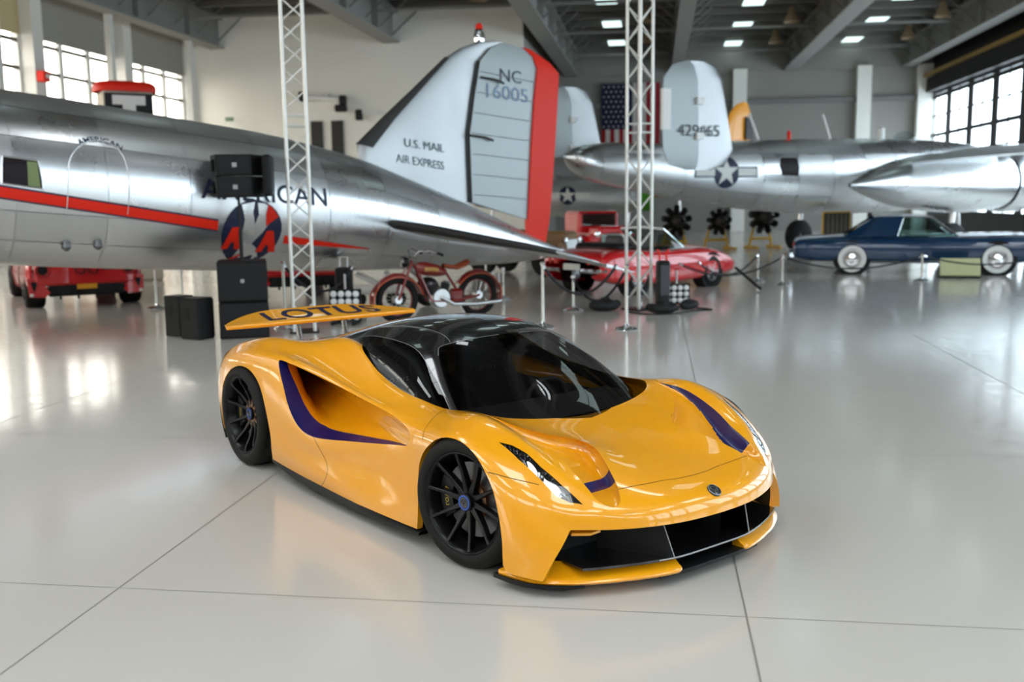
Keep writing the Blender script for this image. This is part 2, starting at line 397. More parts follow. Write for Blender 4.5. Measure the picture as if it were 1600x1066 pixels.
# rooflights and hanging high-bay lamps
SKY = mat('rooflight', (.6, .75, .72), .5, emit=(.72, .92, .90), es=1.1)
for a in (-7.9, -2.0, 3.9, 9.8):
    for k in range(8):
        b = 13.5+5.6*k+(a > 0)*1.5
        if a < -5 and b > 39: continue
        t = thing('rooflight', 'pale rooflight panel set in the dark roof deck between girders', 'rooflight', group='rooflights in the roof deck')
        q = MB(); hbox(q, a-.42, a+.42, b-1.0, b-.3, ROOFZ-.30, ROOFZ-.27); q.build('panel', SKY, t, angle=0)
        q = MB(); hbox(q, a-.42, a+.42, b-.2, b+.5, ROOFZ-.30, ROOFZ-.27); q.build('panel', SKY, t, angle=0)
        if b > 51: continue
        t2 = thing('high_bay_lamp', 'unlit bell shaped high bay lamp hanging under the roof deck', 'lamp', group='high bay lamps under the roof')
        c = hall(a+1.6, b+.6, 0)
        MB().lathe([(.10, 9.5), (.14, 9.3), (.32, 8.95), (.34, 8.9)], 14, Matrix.Translation(c)).build('shade', mat('lamp_shade_tan', srgb(150, 128, 100), .5), t2)
        MB().tube([c+Vector((0, 0, 9.5)), c+Vector((0, 0, ROOFZ-.28))], .02, 5).build('stem', PURL, t2)
# unseen gridded rooflights, added to light the hall; windscreen reflections hint at them
ADDED_SKY = mat('rooflight_sky', (.7, .8, .85), .5, emit=(.93, .98, 1.0), es=5.5)
for a in (-13.5, -7.6, -1.8, 3.6, 9.4):
    for b in (-4.2, 1.4, 7.0 if a != -1.8 else 12.4):
        if a == 3.6 and b == 7.0: b = 11.6
        t = thing('rooflight', 'large gridded rooflight over the front of the hall', 'rooflight', group='large rooflights over the front of the hall')
        for i in range(2 if b < 10 else 1):
            for j in range(3 if b < 10 else 1):
                q = MB(); hbox(q, a-1.15+1.17*i, a-.02+1.17*i, b-1.5+1.02*j, b-.52+1.02*j, ROOFZ-.30, ROOFZ-.28); q.build('panel', ADDED_SKY, t, angle=0)
# outside the left windows: pale ground, tan building, tree
gr = MB(); hbox(gr, HL-60, HL-1, HF-40, HB+60, -.4, -.05); struct(gr.build('ground_outside', mat('outside_paving', (.2, .19, .17), .9), None, angle=0))
ob = MB(); hbox(ob, HL-45, HL-25, 52, 95, 0, 9.5); ob = ob.build('building', mat('tan_render', (.17, .125, .085), .9), None, angle=0)
tag(ob, 'tan rendered building outside beyond the tall gridded windows', 'building')
for k in range(4):
    q = MB(); hbox(q, HL-25.0, HL-24.8, 54+6*k, 56.5+6*k, 1.0, 3.4); q.build('window', FRAMED, ob, angle=0)
# ---------------------------------------------------------------- spline nets for the sports car skin
def bspl(u, n):
    """clamped-by-reflection uniform cubic B-spline: weights matrix rows for params u in [0,n-1]"""
    u = np.clip(np.asarray(u, float), 0, n - 1 - 1e-9)
    i = np.floor(u).astype(int); f = u - i
    w = np.stack([(1-f)**3/6, (3*f**3-6*f**2+4)/6, (-3*f**3+3*f**2+3*f+1)/6, f**3/6], 1)
    M = np.zeros((len(u), n))
    r = np.arange(len(u))
    for k in range(4):
        j = i + k - 1
        lo = j < 0; hi = j > n - 1; mid = ~(lo | hi)
        np.add.at(M, (r[mid], j[mid]), w[mid, k])
        # reflected phantom points 2*P0-P1
        np.add.at(M, (r[lo], np.zeros(lo.sum(), int)), 2*w[lo, k]); np.add.at(M, (r[lo], np.ones(lo.sum(), int)), -w[lo, k])
        np.add.at(M, (r[hi], np.full(hi.sum(), n-1)), 2*w[hi, k]); np.add.at(M, (r[hi], np.full(hi.sum(), n-2)), -w[hi, k])
    return M

class Net:
    """surface through a grid of points P[s][t] (stations x rails)"""
    def __init__(self, P, lam=0.75):
        P = np.array(P, float); self.n, self.m = P.shape[:2]
        A = bspl(np.arange(self.n), self.n); B = bspl(np.arange(self.m), self.m)
        Q = P.copy()
        for _ in range(12):
            Q = Q + lam*(P - np.einsum('ai,bj,ijk->abk', A, B, Q)) if lam >= 1 else Q + (P*lam + np.einsum('ai,bj,ijk->abk', A, B, P)*(1-lam) - np.einsum('ai,bj,ijk->abk', A, B, Q))
        self.Q = Q
    def __call__(self, st):
        st = np.atleast_2d(st)
        A = bspl(st[:, 0], self.n); B = bspl(st[:, 1], self.m)
        return np.einsum('ai,aj,ijk->ak', A, B, self.Q, optimize=True)
    def normal(self, st, e=.02):
        st = np.atleast_2d(np.asarray(st, float))
        S = np.array([self.n-1, self.m-1.])
        def d(k):
            o = np.zeros(2); o[k] = e
            a = np.clip(st+o, 0, S); b = np.clip(st-o, 0, S)
            return self(a) - self(b)
        nn = np.cross(d(0), d(1)); nn /= np.linalg.norm(nn, axis=1)[:, None] + 1e-12
        return nn

# rails of the body skin from the centre line outwards; each rail runs nose -> tail over the same stations
RAILS = [
 # 0 centre
 [(.888,0,.322),(.874,0,.39),(.80,0,.443),(.60,0,.503),(.35,0,.56),(.12,0,.606),(-.09,0,.648),(-.4,0,.69),(-.8,0,.70),(-1.2,0,.72),(-1.6,0,.76),(-2.0,0,.80),(-2.35,0,.82),(-2.66,0,.82),(-3.0,0,.80),(-3.3,0,.76)],
 [(.870,.25,.322),(.855,.25,.39),(.78,.25,.445),(.58,.22,.51),(.345,.20,.572),(.115,.23,.618),(-.11,.25,.66),(-.4,.25,.695),(-.8,.25,.705),(-1.2,.25,.725),(-1.6,.25,.765),(-2.0,.25,.80),(-2.35,.25,.82),(-2.66,.25,.82),(-3.0,.25,.80),(-3.3,.25,.76)],
 # 2 vent inner edge
 [(.798,.48,.323),(.78,.48,.393),(.70,.47,.455),(.55,.435,.532),(.34,.385,.605),(.12,.45,.648),(-.12,.52,.69),(-.42,.48,.705),(-.8,.45,.72),(-1.2,.45,.75),(-1.6,.42,.82),(-2.0,.42,.85),(-2.35,.45,.855),(-2.66,.48,.85),(-3.0,.50,.82),(-3.3,.5,.77)],
 # 3 vent outer edge
 [(.716,.63,.325),(.70,.63,.396),(.645,.62,.458),(.50,.635,.545),(.31,.65,.635),(.10,.665,.70),(-.13,.66,.735),(-.44,.635,.722),(-.8,.66,.745),(-1.2,.64,.81),(-1.6,.595,.965),(-2.0,.55,.955),(-2.35,.58,.87),(-2.66,.60,.865),(-3.0,.62,.83),(-3.3,.62,.77)],
 # 4 crest
 [(.66,.705,.327),(.64,.71,.40),(.58,.70,.47),(.44,.71,.585),(.26,.74,.68),(.06,.765,.745),(-.14,.775,.762),(-.44,.755,.72),(-.8,.74,.728),(-1.2,.73,.775),(-1.6,.70,.85),(-2.0,.72,.89),(-2.35,.745,.925),(-2.66,.77,.905),(-3.0,.80,.83),(-3.3,.76,.74)],
 # 5 shoulder
 [(.628,.748,.328),(.602,.768,.39),(.55,.797,.45),(.42,.828,.55),(.25,.845,.645),(.06,.875,.71),(-.14,.885,.718),(-.44,.84,.685),(-.8,.82,.692),(-1.2,.815,.722),(-1.6,.82,.785),(-2.0,.85,.85),(-2.35,.875,.875),(-2.66,.89,.85),(-2.98,.90,.78),(-3.25,.85,.68)],
 # 6 upper side
 [(.622,.762,.320),(.578,.808,.368),(.52,.855,.415),(.40,.917,.487),(.24,.952,.58),(.06,.970,.655),(-.14,.967,.66),(-.44,.908,.625),(-.8,.868,.655),(-1.2,.868,.70),(-1.6,.89,.765),(-2.02,.935,.825),(-2.35,.96,.81),(-2.66,.97,.78),(-2.97,.955,.70),(-3.2,.9,.60)],
 # 7 middle side
 [(.619,.80,.262),(.575,.85,.285),(.52,.893,.31),(.395,.950,.37),(.22,.978,.44),(.05,.992,.50),(-.15,.99,.51),(-.45,.925,.50),(-.8,.912,.50),(-1.2,.945,.46),(-1.6,.975,.44),(-2.0,.985,.58),(-2.35,.99,.60),(-2.66,.99,.58),(-2.96,.975,.53),(-3.18,.92,.48)],
 # 8 lower side
 [(.602,.842,.192),(.565,.878,.205),(.512,.912,.22),(.39,.957,.25),(.22,.975,.28),(.05,.98,.29),(-.15,.97,.30),(-.45,.945,.30),(-.8,.905,.31),(-1.2,.938,.30),(-1.6,.965,.29),(-2.0,.985,.33),(-2.35,.99,.36),(-2.66,.99,.37),(-2.95,.975,.38),(-3.15,.93,.36)],
 # 9 sill bulge
 [(.588,.866,.142),(.558,.890,.148),(.506,.916,.153),(.387,.956,.16),(.22,.972,.18),(.05,.975,.18),(-.15,.965,.18),(-.45,.952,.18),(-.8,.935,.185),(-1.2,.955,.185),(-1.6,.965,.19),(-2.0,.975,.21),(-2.35,.98,.23),(-2.66,.98,.25),(-2.94,.97,.26),(-3.12,.93,.26)],
 # 10 bottom edge
 [(.574,.886,.095),(.55,.90,.096),(.50,.922,.098),(.385,.952,.10),(.22,.965,.12),(.05,.965,.12),(-.15,.955,.12),(-.45,.947,.105),(-.8,.945,.095),(-1.2,.947,.09),(-1.6,.947,.10),(-2.0,.95,.12),(-2.35,.96,.15),(-2.66,.965,.17),(-2.93,.96,.19),(-3.1,.93,.2)],
]
BODY = Net(np.array(RAILS).transpose(1, 0, 2))

# canopy: rails centre -> belt, stations cowl -> tail of the roof
ROOF = [
 # 0 centre
 [(-.02,0,.625),(-.20,0,.715),(-.40,0,.838),(-.62,0,.965),(-.84,0,1.063),(-1.10,0,1.112),(-1.40,0,1.115),(-1.75,0,1.075),(-2.15,0,.995),(-2.55,0,.90),(-2.9,0,.82)],
 [(-.05,.2,.63),(-.23,.2,.722),(-.42,.2,.84),(-.63,.2,.962),(-.85,.2,1.055),(-1.10,.2,1.102),(-1.40,.2,1.104),(-1.75,.19,1.064),(-2.15,.17,.985),(-2.55,.15,.89),(-2.9,.13,.815)],
 [(-.14,.40,.645),(-.32,.385,.742),(-.50,.37,.85),(-.68,.36,.955),(-.87,.355,1.033),(-1.10,.36,1.073),(-1.40,.36,1.072),(-1.75,.345,1.035),(-2.15,.31,.955),(-2.55,.27,.87),(-2.9,.23,.805)],
 [(-.27,.55,.665),(-.44,.525,.765),(-.60,.50,.86),(-.76,.48,.945),(-.91,.465,1.0),(-1.12,.455,1.03),(-1.40,.45,1.03),(-1.75,.43,.995),(-2.15,.39,.925),(-2.55,.34,.845),(-2.9,.29,.79)],
 [(-.40,.66,.68),(-.54,.63,.765),(-.68,.60,.845),(-.81,.57,.91),(-.95,.555,.955),(-1.15,.55,.98),(-1.42,.54,.985),(-1.75,.505,.95),(-2.15,.45,.885),(-2.55,.40,.815),(-2.9,.34,.77)],
 [(-.50,.72,.64),(-.62,.705,.70),(-.75,.69,.76),(-.88,.67,.81),(-1.02,.65,.85),(-1.2,.635,.885),(-1.45,.615,.90),(-1.76,.57,.875),(-2.15,.50,.83),(-2.55,.44,.77),(-2.9,.38,.74)],
 [(-.56,.75,.55),(-.67,.745,.59),(-.79,.735,.63),(-.92,.72,.67),(-1.06,.705,.70),(-1.24,.69,.73),(-1.48,.66,.76),(-1.78,.61,.76),(-2.15,.54,.74),(-2.55,.48,.70),(-2.9,.42,.69)],
]
CANOPY = Net(np.array(ROOF).transpose(1, 0, 2))
# panel borders in (station, rail) coordinates of the nets
TB = {'VENT': [(2.301, 2.092), (2.646, 2.021), (3.095, 1.955), (3.627, 1.863), (4.134, 1.717), (4.52, 1.682), (4.759, 1.896), (4.981, 2.192), (6.403, 3.232), (5.951, 3.139), (5.439, 3.172), (4.95, 3.141), (4.433, 3.082), (3.897, 3.013), (3.411, 2.904), (2.847, 2.914), (2.481, 2.955), (2.017, 2.977), (1.619, 2.787), (1.428, 2.519), (1.656, 2.286)], 'LAMP': [(4.359, 4.824), (4.055, 4.571), (3.652, 4.421), (3.105, 4.406), (2.485, 4.195), (1.579, 3.706), (1.746, 4.31), (2.189, 4.689), (2.776, 4.746), (3.616, 4.851)], 'TUNNEL': [(11.124, 5.906), (10.762, 5.904), (10.407, 5.896), (10.032, 5.882), (9.627, 5.856), (9.175, 5.805), (8.626, 5.795), (7.97, 5.806), (7.533, 5.921), (7.241, 6.238), (7.226, 6.708), (7.592, 6.893), (8.13, 7.035), (8.619, 7.081), (9.114, 7.085), (9.558, 7.099), (9.896, 7.145), (10.191, 7.17), (10.437, 7.094), (10.66, 6.902), (10.84, 6.619), (11.022, 6.297)], 'FARCH': [(3.13, 9.476), (3.137, 8.488), (3.176, 7.844), (3.313, 7.127), (3.591, 6.5), (4.06, 6.124), (4.512, 5.92), (5.057, 5.798), (5.571, 5.804), (5.979, 5.94), (6.293, 6.231), (6.628, 6.769), (6.77, 7.192)], 'RARCH': [(11.496, 9.825), (11.379, 8.499), (11.416, 7.855), (11.543, 7.362), (11.731, 6.939), (12.018, 6.63), (12.397, 6.416), (12.856, 6.333), (13.296, 6.41), (13.684, 6.641), (13.988, 6.986)], 'BELT': [(6.974, 3.592), (7.378, 3.501), (7.756, 3.407), (8.115, 3.366), (8.548, 3.213), (8.943, 3.237), (9.195, 3.258), (9.445, 3.219), (9.735, 3.133), (10.142, 2.828), (13.881, 0.0)], 'COWLR': [(6.974, 3.592), (6.387, 3.895), (6.279, 2.712), (6.311, 1.563), (6.199, 1.012), (6.067, 0.152)], 'DOORSHUT': [(6.93, 4.933), (6.79, 5.688), (6.733, 6.322), (6.751, 6.88)], 'DOORREAR': [(9.839, 7.136), (9.708, 7.382), (9.572, 7.935), (9.481, 8.628), (9.566, 9.295), (9.763, 9.991)], 'FENDLINE': [(3.944, 6.083), (3.296, 5.577), (2.707, 4.945)]}
TC = {'WIND': [(0.252, 3.951), (0.889, 3.907), (1.64, 3.812), (2.55, 3.623), (3.328, 3.333), (3.73, 3.046), (3.862, 2.765), (3.845, 2.144), (3.818, 1.563), (3.806, 0.946), (3.797, 0.38)], 'SIDEWIN': [(7.142, 3.575), (6.706, 3.491), (6.076, 3.626), (5.456, 3.706), (4.948, 3.739), (4.388, 3.825), (3.784, 3.968), (3.137, 4.072), (2.403, 4.109), (1.833, 4.107), (1.134, 4.165), (0.458, 4.216), (0.953, 4.721), (1.87, 5.138), (3.464, 5.434), (4.766, 5.48), (5.687, 5.273), (6.246, 4.899), (6.776, 4.361)], 'ROOFLINE': [(7.744, 2.575), (7.281, 2.417), (6.687, 2.331), (5.781, 2.173), (5.084, 2.086), (4.428, 2.108), (3.92, 2.261)]}
# ================================================================ the orange-yellow sports car
CYAW = .6647
car = thing('sports_car', 'low orange-yellow sports car with black canopy, navy stripes and rear wing', 'car', (.4726, 5.4268, 0), math.atan2(-math.cos(CYAW), math.sin(CYAW)))
def st_of(net, x, z, g):
    """station/rail coordinates of the skin point with the given x and z"""
    st = np.array(g, float)
    for _ in range(25):
        f = net([st])[0][[0, 2]]-np.array([x, z])
        J = np.array([(net([st+np.eye(2)[i]*1e-3])[0][[0, 2]]-net([st])[0][[0, 2]])/1e-3 for i in range(2)]).T
        st = np.clip(st-np.clip(np.linalg.solve(J, f), -.6, .6), 0, [net.n-1, net.m-1])
    return st
def trimmed(net, loops, lines, region, ns=10, nt=8):
    """triangulate the net's domain along closed loops and open lines; region(centroids)->panel ids"""
    n, m = net.n-1, net.m-1
    pts = []; edges = []
    def put(poly, closed):
        o = len(pts)
        for q in poly: pts.append((float(np.clip(q[0], 0, n)), float(np.clip(q[1], 0, m))))
        k = len(poly)
        for i in range(k if closed else k-1): edges.append((o+i, o+(i+1) % k))
    put(dense([(0, 0), (n, 0), (n, m), (0, m)], .12, True), True)
    for lp in loops: put(lp, True)
    for ln in lines: put(ln, False)
    fixed = np.array(pts)
    gs = np.linspace(0, n, n*ns+1)[1:-1]; gt = np.linspace(0, m, m*nt+1)[1:-1]
    G = np.array([(a, b) for a in gs for b in gt])
    keep = np.ones(len(G), bool)
    for i in range(0, len(fixed), 400):
        d = np.abs(G[:, None, :]-fixed[None, i:i+400, :]); keep &= ~((d[..., 0] < .035) & (d[..., 1] < .045)).any(1)
    pts += [tuple(q) for q in G[keep]]
    V, E, Fc, *_ = delaunay_2d_cdt([Vector(p) for p in pts], edges, [], 0, 1e-6)
    V = np.array([tuple(v) for v in V]); Fc = [f for f in Fc if len(f) == 3]
    Cn = np.array([V[list(f)].mean(0) for f in Fc])
    ids = region(Cn); out = {}
    for k in set(ids.tolist()):
        if k < 0: continue
        fs = [Fc[i] for i in np.nonzero(ids == k)[0]]
        use = sorted({i for f in fs for i in f}); mp = {j: i for i, j in enumerate(use)}
        out[k] = (V[use], [tuple(mp[i] for i in f) for f in fs])
    return out
def skin(name, net, piece, material, sides=(-1, 1), parent=None, off=0., fn=None, join=False):
    """a panel on one or both flanks; side -1 is the flank with negative y"""
    st, fs = piece; P = net(st); N = net.normal(st); objs = []
    if np.median(N[:, 2]+N[:, 1]) < 0: N = -N
    P = P+N*off
    if fn is not None: P, N = fn(st, P, N)
    mb = MB(); NN = []
    f0 = fs[0]; fl = np.dot(np.cross(P[f0[1]]-P[f0[0]], P[f0[2]]-P[f0[0]]), N[f0[0]]) < 0
    for sd in sides:
        k = np.array([1, sd, 1.]); fl2 = fl ^ (sd < 0)
        mb.add(P*k, [tuple(f[::-1]) if fl2 else f for f in fs]); NN += list(N*k)
        if not join:
            objs.append(mb.build(name, material, parent or car, normals=NN)); mb = MB(); NN = []
    if join: objs.append(mb.build(name, material, parent or car, normals=NN))
    return objs
def strip(net, line, w=.0032, off=.0012, name='shut_line', m=None, sides=(-1, 1)):
    """dark panel gap following a line on the skin"""
    line = np.array(cround(line, 6, False)); P = net(line); N = net.normal(line)
    if np.median(N[:, 2]+N[:, 1]) < 0: N = -N
    T = np.gradient(P, axis=0); T /= np.linalg.norm(T, axis=1)[:, None]+1e-9
    S = np.cross(N, T); A = P+S*w/2+N*off; B = P-S*w/2+N*off; D = P-N*.004
    for sd in sides:
        k = np.array([1, sd, 1.]); mb = MB(); mb.grid(np.stack([A*k, B*k], 1), flip=sd < 0)
        mb.build(name, m or DARKVOID, car)
def skin_xz(x, z, g): return tuple(st_of(BODY, x, z, g))

VENT = dense(cround(TB['VENT'], 6), .035, True); LAMP = cround(TB['LAMP'], 3); TUN = dense(cround(TB['TUNNEL'], 5), .06, True)
LAMP = dense(TB['LAMP'], .04, True)
FA = cround(TB['FARCH'], 4, False) + [np.array(skin_xz(-.385, .36, (6.8, 7.5))), np.array(skin_xz(-.38, .2, (6.8, 8.8))), np.array((6.85, 10.0))]
FA = [np.array((3.03, 10.0))] + FA
RA = cround(TB['RARCH'], 4, False)
RA = [np.array((RA[0][0]+.03, 10.0))] + RA + [np.array(skin_xz(-3.02, .40, (14.2, 7.6))), np.array(skin_xz(-3.03, .26, (14.4, 9.0))), np.array((14.5, 10.0))]
BELT = [np.array(q) for q in [(6.0, 0), (5.99, .6), (6.05, 1.3), (6.16, 1.95), (6.32, 2.7), (6.6, 3.3), (6.97, 3.56)]] + [np.array(q) for q in TB['BELT'][1:9]] + [np.array((9.95, 2.9)), np.array((10.35, 2.3)), np.array((10.6, 1.2)), np.array((10.65, 0))]
BELT = cround(BELT, 4, False)
HOOD = [np.array(q) for q in dense([(2.5, 0), (2.51, 1.0), TB['VENT'][0]], .12)]
HOOD_R = dense([(5.75, 3.0), (6.02, 2.9), (6.4, 2.85)], .1)
DOOR_F = dense([(6.97, 3.5), (6.93, 4.4), (6.85, 5.2), (6.78, 5.8), (6.70, 6.3)], .12)
DOOR_R = dense([(9.75, 3.0), (9.85, 4.0), (9.95, 5.0), (10.0, 5.83)], .12)
DOOR_R2 = dense([TB['DOORREAR'][0]] + TB['DOORREAR'][1:] + [(9.9, 10.0)], .12)
hood_poly = [(2.5, -.1), (2.5, 0), (2.51, 1.0)] + [tuple(q) for q in VENT[:5]] + [(6.4, 2.85), (7.5, 2.6), (7.5, -.1)]
_ap = max(range(len(VENT)), key=lambda i: VENT[i][0])
hood_poly = [(2.5, -.1), (2.51, 1.0)] + [tuple(q) for q in VENT[:_ap+1]] + [(6.02, 2.9), (6.6, 2.85), (7.5, 2.6), (7.5, -.1)]
belt_poly = [tuple(q) for q in BELT] + [(10.65, -.1), (6.0, -.1)]
def region(Cn):
    ids = np.full(len(Cn), 1)                               # 1 front clamshell
    ids[inpoly(Cn, hood_poly)] = 0                          # 0 bonnet
    df = np.interp(Cn[:, 1], [3.4, 4.4, 5.2, 5.8, 6.3, 10], [6.97, 6.93, 6.85, 6.78, 6.7, 6.7])
    ids[(Cn[:, 0] > df)] = 2                                # 2 door and side
    dr = np.interp(Cn[:, 1], [0, 3, 4, 5, 5.83, 7.17, 7.6, 8.0, 8.4, 10], [9.7, 9.75, 9.85, 9.95, 10.0, 9.92, 9.85, 9.75, 9.7, 9.9])
    ids[(Cn[:, 0] > dr)] = 3                                # 3 rear quarter
    for lp in (VENT, LAMP, TUN): ids[inpoly(Cn, lp)] = -1
    ids[inpoly(Cn, VENT)] = 4; ids[inpoly(Cn, LAMP)] = 5
    ids[inpoly(Cn, FA)] = -1; ids[inpoly(Cn, RA)] = -1; ids[inpoly(Cn, belt_poly)] = -1
    return ids
DOOR_L = dense([tuple(q) for q in TB['DOORREAR']] , .12)
pieces = trimmed(BODY, [VENT, LAMP, TUN], [FA, RA, BELT, HOOD, HOOD_R, DOOR_F, DOOR_R], region)
skin('bonnet', BODY, pieces[0], PAINT, join=True)
skin('front_clamshell', BODY, pieces[1], PAINT, join=True)
skin('door', BODY, pieces[2], PAINT)
skin('rear_quarter_panel', BODY, pieces[3], PAINT)

# --- bonnet vents: a scoop that drops towards its front end, its outer wall and front band navy
VEN3 = BODY(np.array(VENT))
def refine(st, fs):
    st = [tuple(q) for q in st]; em = {}; out = []
    def mid(a, b):
        k = (min(a, b), max(a, b))
        if k not in em: em[k] = len(st); st.append(tuple((np.array(st[a])+np.array(st[b]))/2))
        return em[k]
    for a, b, c in fs:
        x, y, z = mid(a, b), mid(b, c), mid(c, a); out += [(a, x, z), (x, b, y), (z, y, c), (x, y, z)]
    return np.array(st), out
_k0 = min(range(len(VENT)), key=lambda i: float(np.hypot(*(VENT[i]-np.array(TB['VENT'][-2])))))
def _chain(idx, n):
    q = np.array([VENT[i % len(VENT)] for i in idx]); L = np.concatenate([[0], np.cumsum(np.linalg.norm(np.diff(BODY(q), axis=0), axis=1))]); u = np.linspace(0, L[-1], n)
    return np.column_stack([np.interp(u, L, q[:, 0]), np.interp(u, L, q[:, 1])])
NV, NW = 150, 49
vi = _chain(range(_k0, len(VENT)+_ap+1), NV); vo = _chain(range(_k0, _ap-1, -1), NV)
_w = (1-np.cos(np.linspace(0, math.pi, NW)))/2
vst = vi[:, None, :]*(1-_w)[None, :, None]+vo[:, None, :]*_w[None, :, None]
vP = BODY(vst.reshape(-1, 2)).reshape(NV, NW, 3); _N = BODY.normal(vst.reshape(-1, 2)).reshape(NV, NW, 3)
if np.median(_N[..., 2]+_N[..., 1]) < 0: _N = -_N
d_i = np.linalg.norm(vP-vP[:, :1], axis=2); d_o = np.linalg.norm(vP-vP[:, -1:], axis=2)
_h = (1-np.exp(-(d_i/.010)**1.2))*(1-np.exp(-(d_o/.014)**1.4))
_x = vP[..., 0]; _ramp = np.clip((_x+.24)/.60, 0, 1)*np.clip((.745-_x)/.20, 0, 1)
_u = vP[:, :1]-vP[:, -1:]; _u = _u/(np.linalg.norm(_u, axis=2)[..., None]+1e-9)       # towards the bonnet: the wall is undercut
_cut = .055*np.exp(-d_i/.035)*(1-np.exp(-d_i/.004))*np.clip(_ramp*1.6, 0, 1)*np.clip(np.linalg.norm(vP[:, 0]-vP[:, -1], axis=1)/.15, 0, 1)[:, None]
vQ = vP-_N*(.088*_h*_ramp)[..., None]+_u*_cut[..., None]
vN = np.cross(np.gradient(vQ, axis=0), np.gradient(vQ, axis=1)); vN /= np.linalg.norm(vN, axis=2)[..., None]+1e-12
vN *= np.sign(np.median((vN*_N).sum(2)))
for e_, f_ in ((0, 1), (-1, -2)): vN[e_] = vN[f_]
_xm = _x[:, NW//2]
_row = (_xm > .50)&(_xm < .575)
_wall = np.interp(_x, [-.20, 0, .3, .5], [.0, .018, .036, .05])
isb = ((d_o < _wall)&(_x < .57))|_row[:, None]
for nm, mm, want in (('vent_scoop', PAINT, False), ('vent_stripe', NAVY, True)):
    fs_ = []
    for i in range(NV-1):
        for j in range(NW-1):
            if bool(isb[i, j]) == want: fs_.append((i*NW+j, (i+1)*NW+j, (i+1)*NW+j+1, i*NW+j+1))
    q0 = vQ.reshape(-1, 3); f0 = fs_[len(fs_)//2]; up_ = np.dot(np.cross(q0[f0[1]]-q0[f0[0]], q0[f0[2]]-q0[f0[0]]), vN.reshape(-1, 3)[f0[0]]) > 0
    use = sorted({i for f in fs_ for i in f}); mp = {j: i for i, j in enumerate(use)}; fs_ = [tuple(mp[i] for i in f) for f in fs_]
    for sd in (-1, 1):
        k_ = np.array([1, sd, 1.]); MB().add(q0[use]*k_, [f if up_ == (sd > 0) else f[::-1] for f in fs_]).build(nm, mm, car, normals=vN.reshape(-1, 3)[use]*k_)

# --- headlamps: black bowl, bright lamp blocks, clear cover
lst, lfs = refine(*pieces[5])
LAM3 = BODY(np.array(LAMP))
def lamp_fn(st, P, N):
    d = np.min(np.linalg.norm(P[:, None]-LAM3[None], axis=2), axis=1)
    return P-N*(.045*np.clip(d/.02, 0, 1))[:, None], N
LENS = glassmat('clear_lamp_cover', (.92, .92, .92), 1.45)
LAMPW = mat('lamp_white', (.9, .92, .95), .25, emit=(.9, .95, 1), es=.9)
LAMPG = mat('lamp_chrome', (.6, .62, .66), .18, 1.)
bowls = skin('headlamp', BODY, (lst, lfs), GBLACK, fn=lamp_fn)
for o, sd in zip(bowls, (-1, 1)):
    st0 = np.array(TB['LAMP'])
    up = np.array([st0[1], st0[2], st0[3], st0[4], (st0[4]+st0[5])/2]); lo = np.array([st0[9], (st0[9]+st0[8])/2, st0[8], st0[7], st0[6]])
    # lamp blocks between the two long edges
    for a0, a1, b0, b1, mm, nm in ((.24, .44, .10, .92, LAMPW, 'lamp_module'), (.45, .56, .12, .85, LAMPG, 'lamp_reflector'), (.54, .80, .30, .95, LAMPW, 'lamp_module'), (.60, .92, .05, .32, LAMPG, 'lamp_reflector'), (.81, .94, .35, .9, LAMPG, 'lamp_reflector'), (.1, .2, .3, .8, LAMPG, 'lamp_reflector')):
        g = []
        for i in range(7):
            a = (a0+(a1-a0)*i/6)*4; u0 = np.array([np.interp(a, range(5), up[:, k]) for k in (0, 1)]); l0 = np.array([np.interp(a, range(5), lo[:, k]) for k in (0, 1)])
            g.append([u0+(l0-u0)*(b0+(b1-b0)*j/4) for j in range(5)])
        g = np.array(g).reshape(-1, 2); P = BODY(g); N = BODY.normal(g)
        if np.median(N[:, 2]+N[:, 1]) < 0: N = -N
        bulge = np.array([math.sin(math.pi*i/6)*math.sin(math.pi*j/4) for i in range(7) for j in range(5)])
        P = (P-N*(.034-.022*bulge)[:, None])*np.array([1, sd, 1.])
        MB().grid(P.reshape(7, 5, 3), flip=sd > 0).build(nm, mm, o)
    c = skin('lamp_cover', BODY, pieces[5], LENS, sides=(sd,), off=-.002)[0]; c.parent = o

# --- shut lines
strip(BODY, [(2.5, 0), (2.5, .5), (2.51, 1.0), TB['VENT'][0]])
strip(BODY, [(6.97, 3.5), (6.93, 4.4), (6.85, 5.2), (6.78, 5.8), (6.70, 6.25)])
strip(BODY, TB['DOORREAR'])
strip(BODY, TB['FENDLINE'])

# --- side air tunnels: funnels from the flank opening to the tail, navy along the lower and rear lip
T3 = BODY(np.array(TUN)); nT = len(T3); T3c = T3.mean(0)
ftip = np.argmax(T3[:, 0])
EXIT = np.array([-3.0, .50, .66])
FUN = []; BAND = []
for i, p in enumerate(T3):
    fx = np.clip((p[0]+2.05)/1.5, 0, 1)                    # 0 rear .. 1 front tip
    lowrear = i > ftip or p[0] < -2.0
    wid = np.interp(p[0], [-2.06, -1.9, -1.6, -1.2, -.8, -.52], [.06, .105, .125, .085, .045, .006]) if lowrear else .012
    low = np.clip((.62-p[2])/.12, 0, 1)
    nb = np.array([-.10*low, -1., .30*low-.05*(1-low)])
    q = p+nb*wid; BAND.append(lowrear)
    e = EXIT+np.array([0, .12*np.interp(p[0], [-2.0, -1.6, -.6], [1, .2, -1]), .12*np.clip((p[2]-.62)/.18, -1, 1)])
    t0 = np.array([-.25-1.0*fx, -.55+.22*fx, -.12*(1-low)+.10*low])*1.15
    t1 = np.array([-1.0, 0, 0])
    row = [p, p+nb*wid*.25, p+nb*wid*.5, p+nb*wid*.75]
    for v in np.linspace(0, 1, 20):
        h = (2*v**3-3*v*v+1, v**3-2*v*v+v, -2*v**3+3*v*v, v**3-v*v)
        row.append(h[0]*q+h[1]*t0+h[2]*e+h[3]*t1)
    FUN.append(row)
FUN = np.array(FUN)
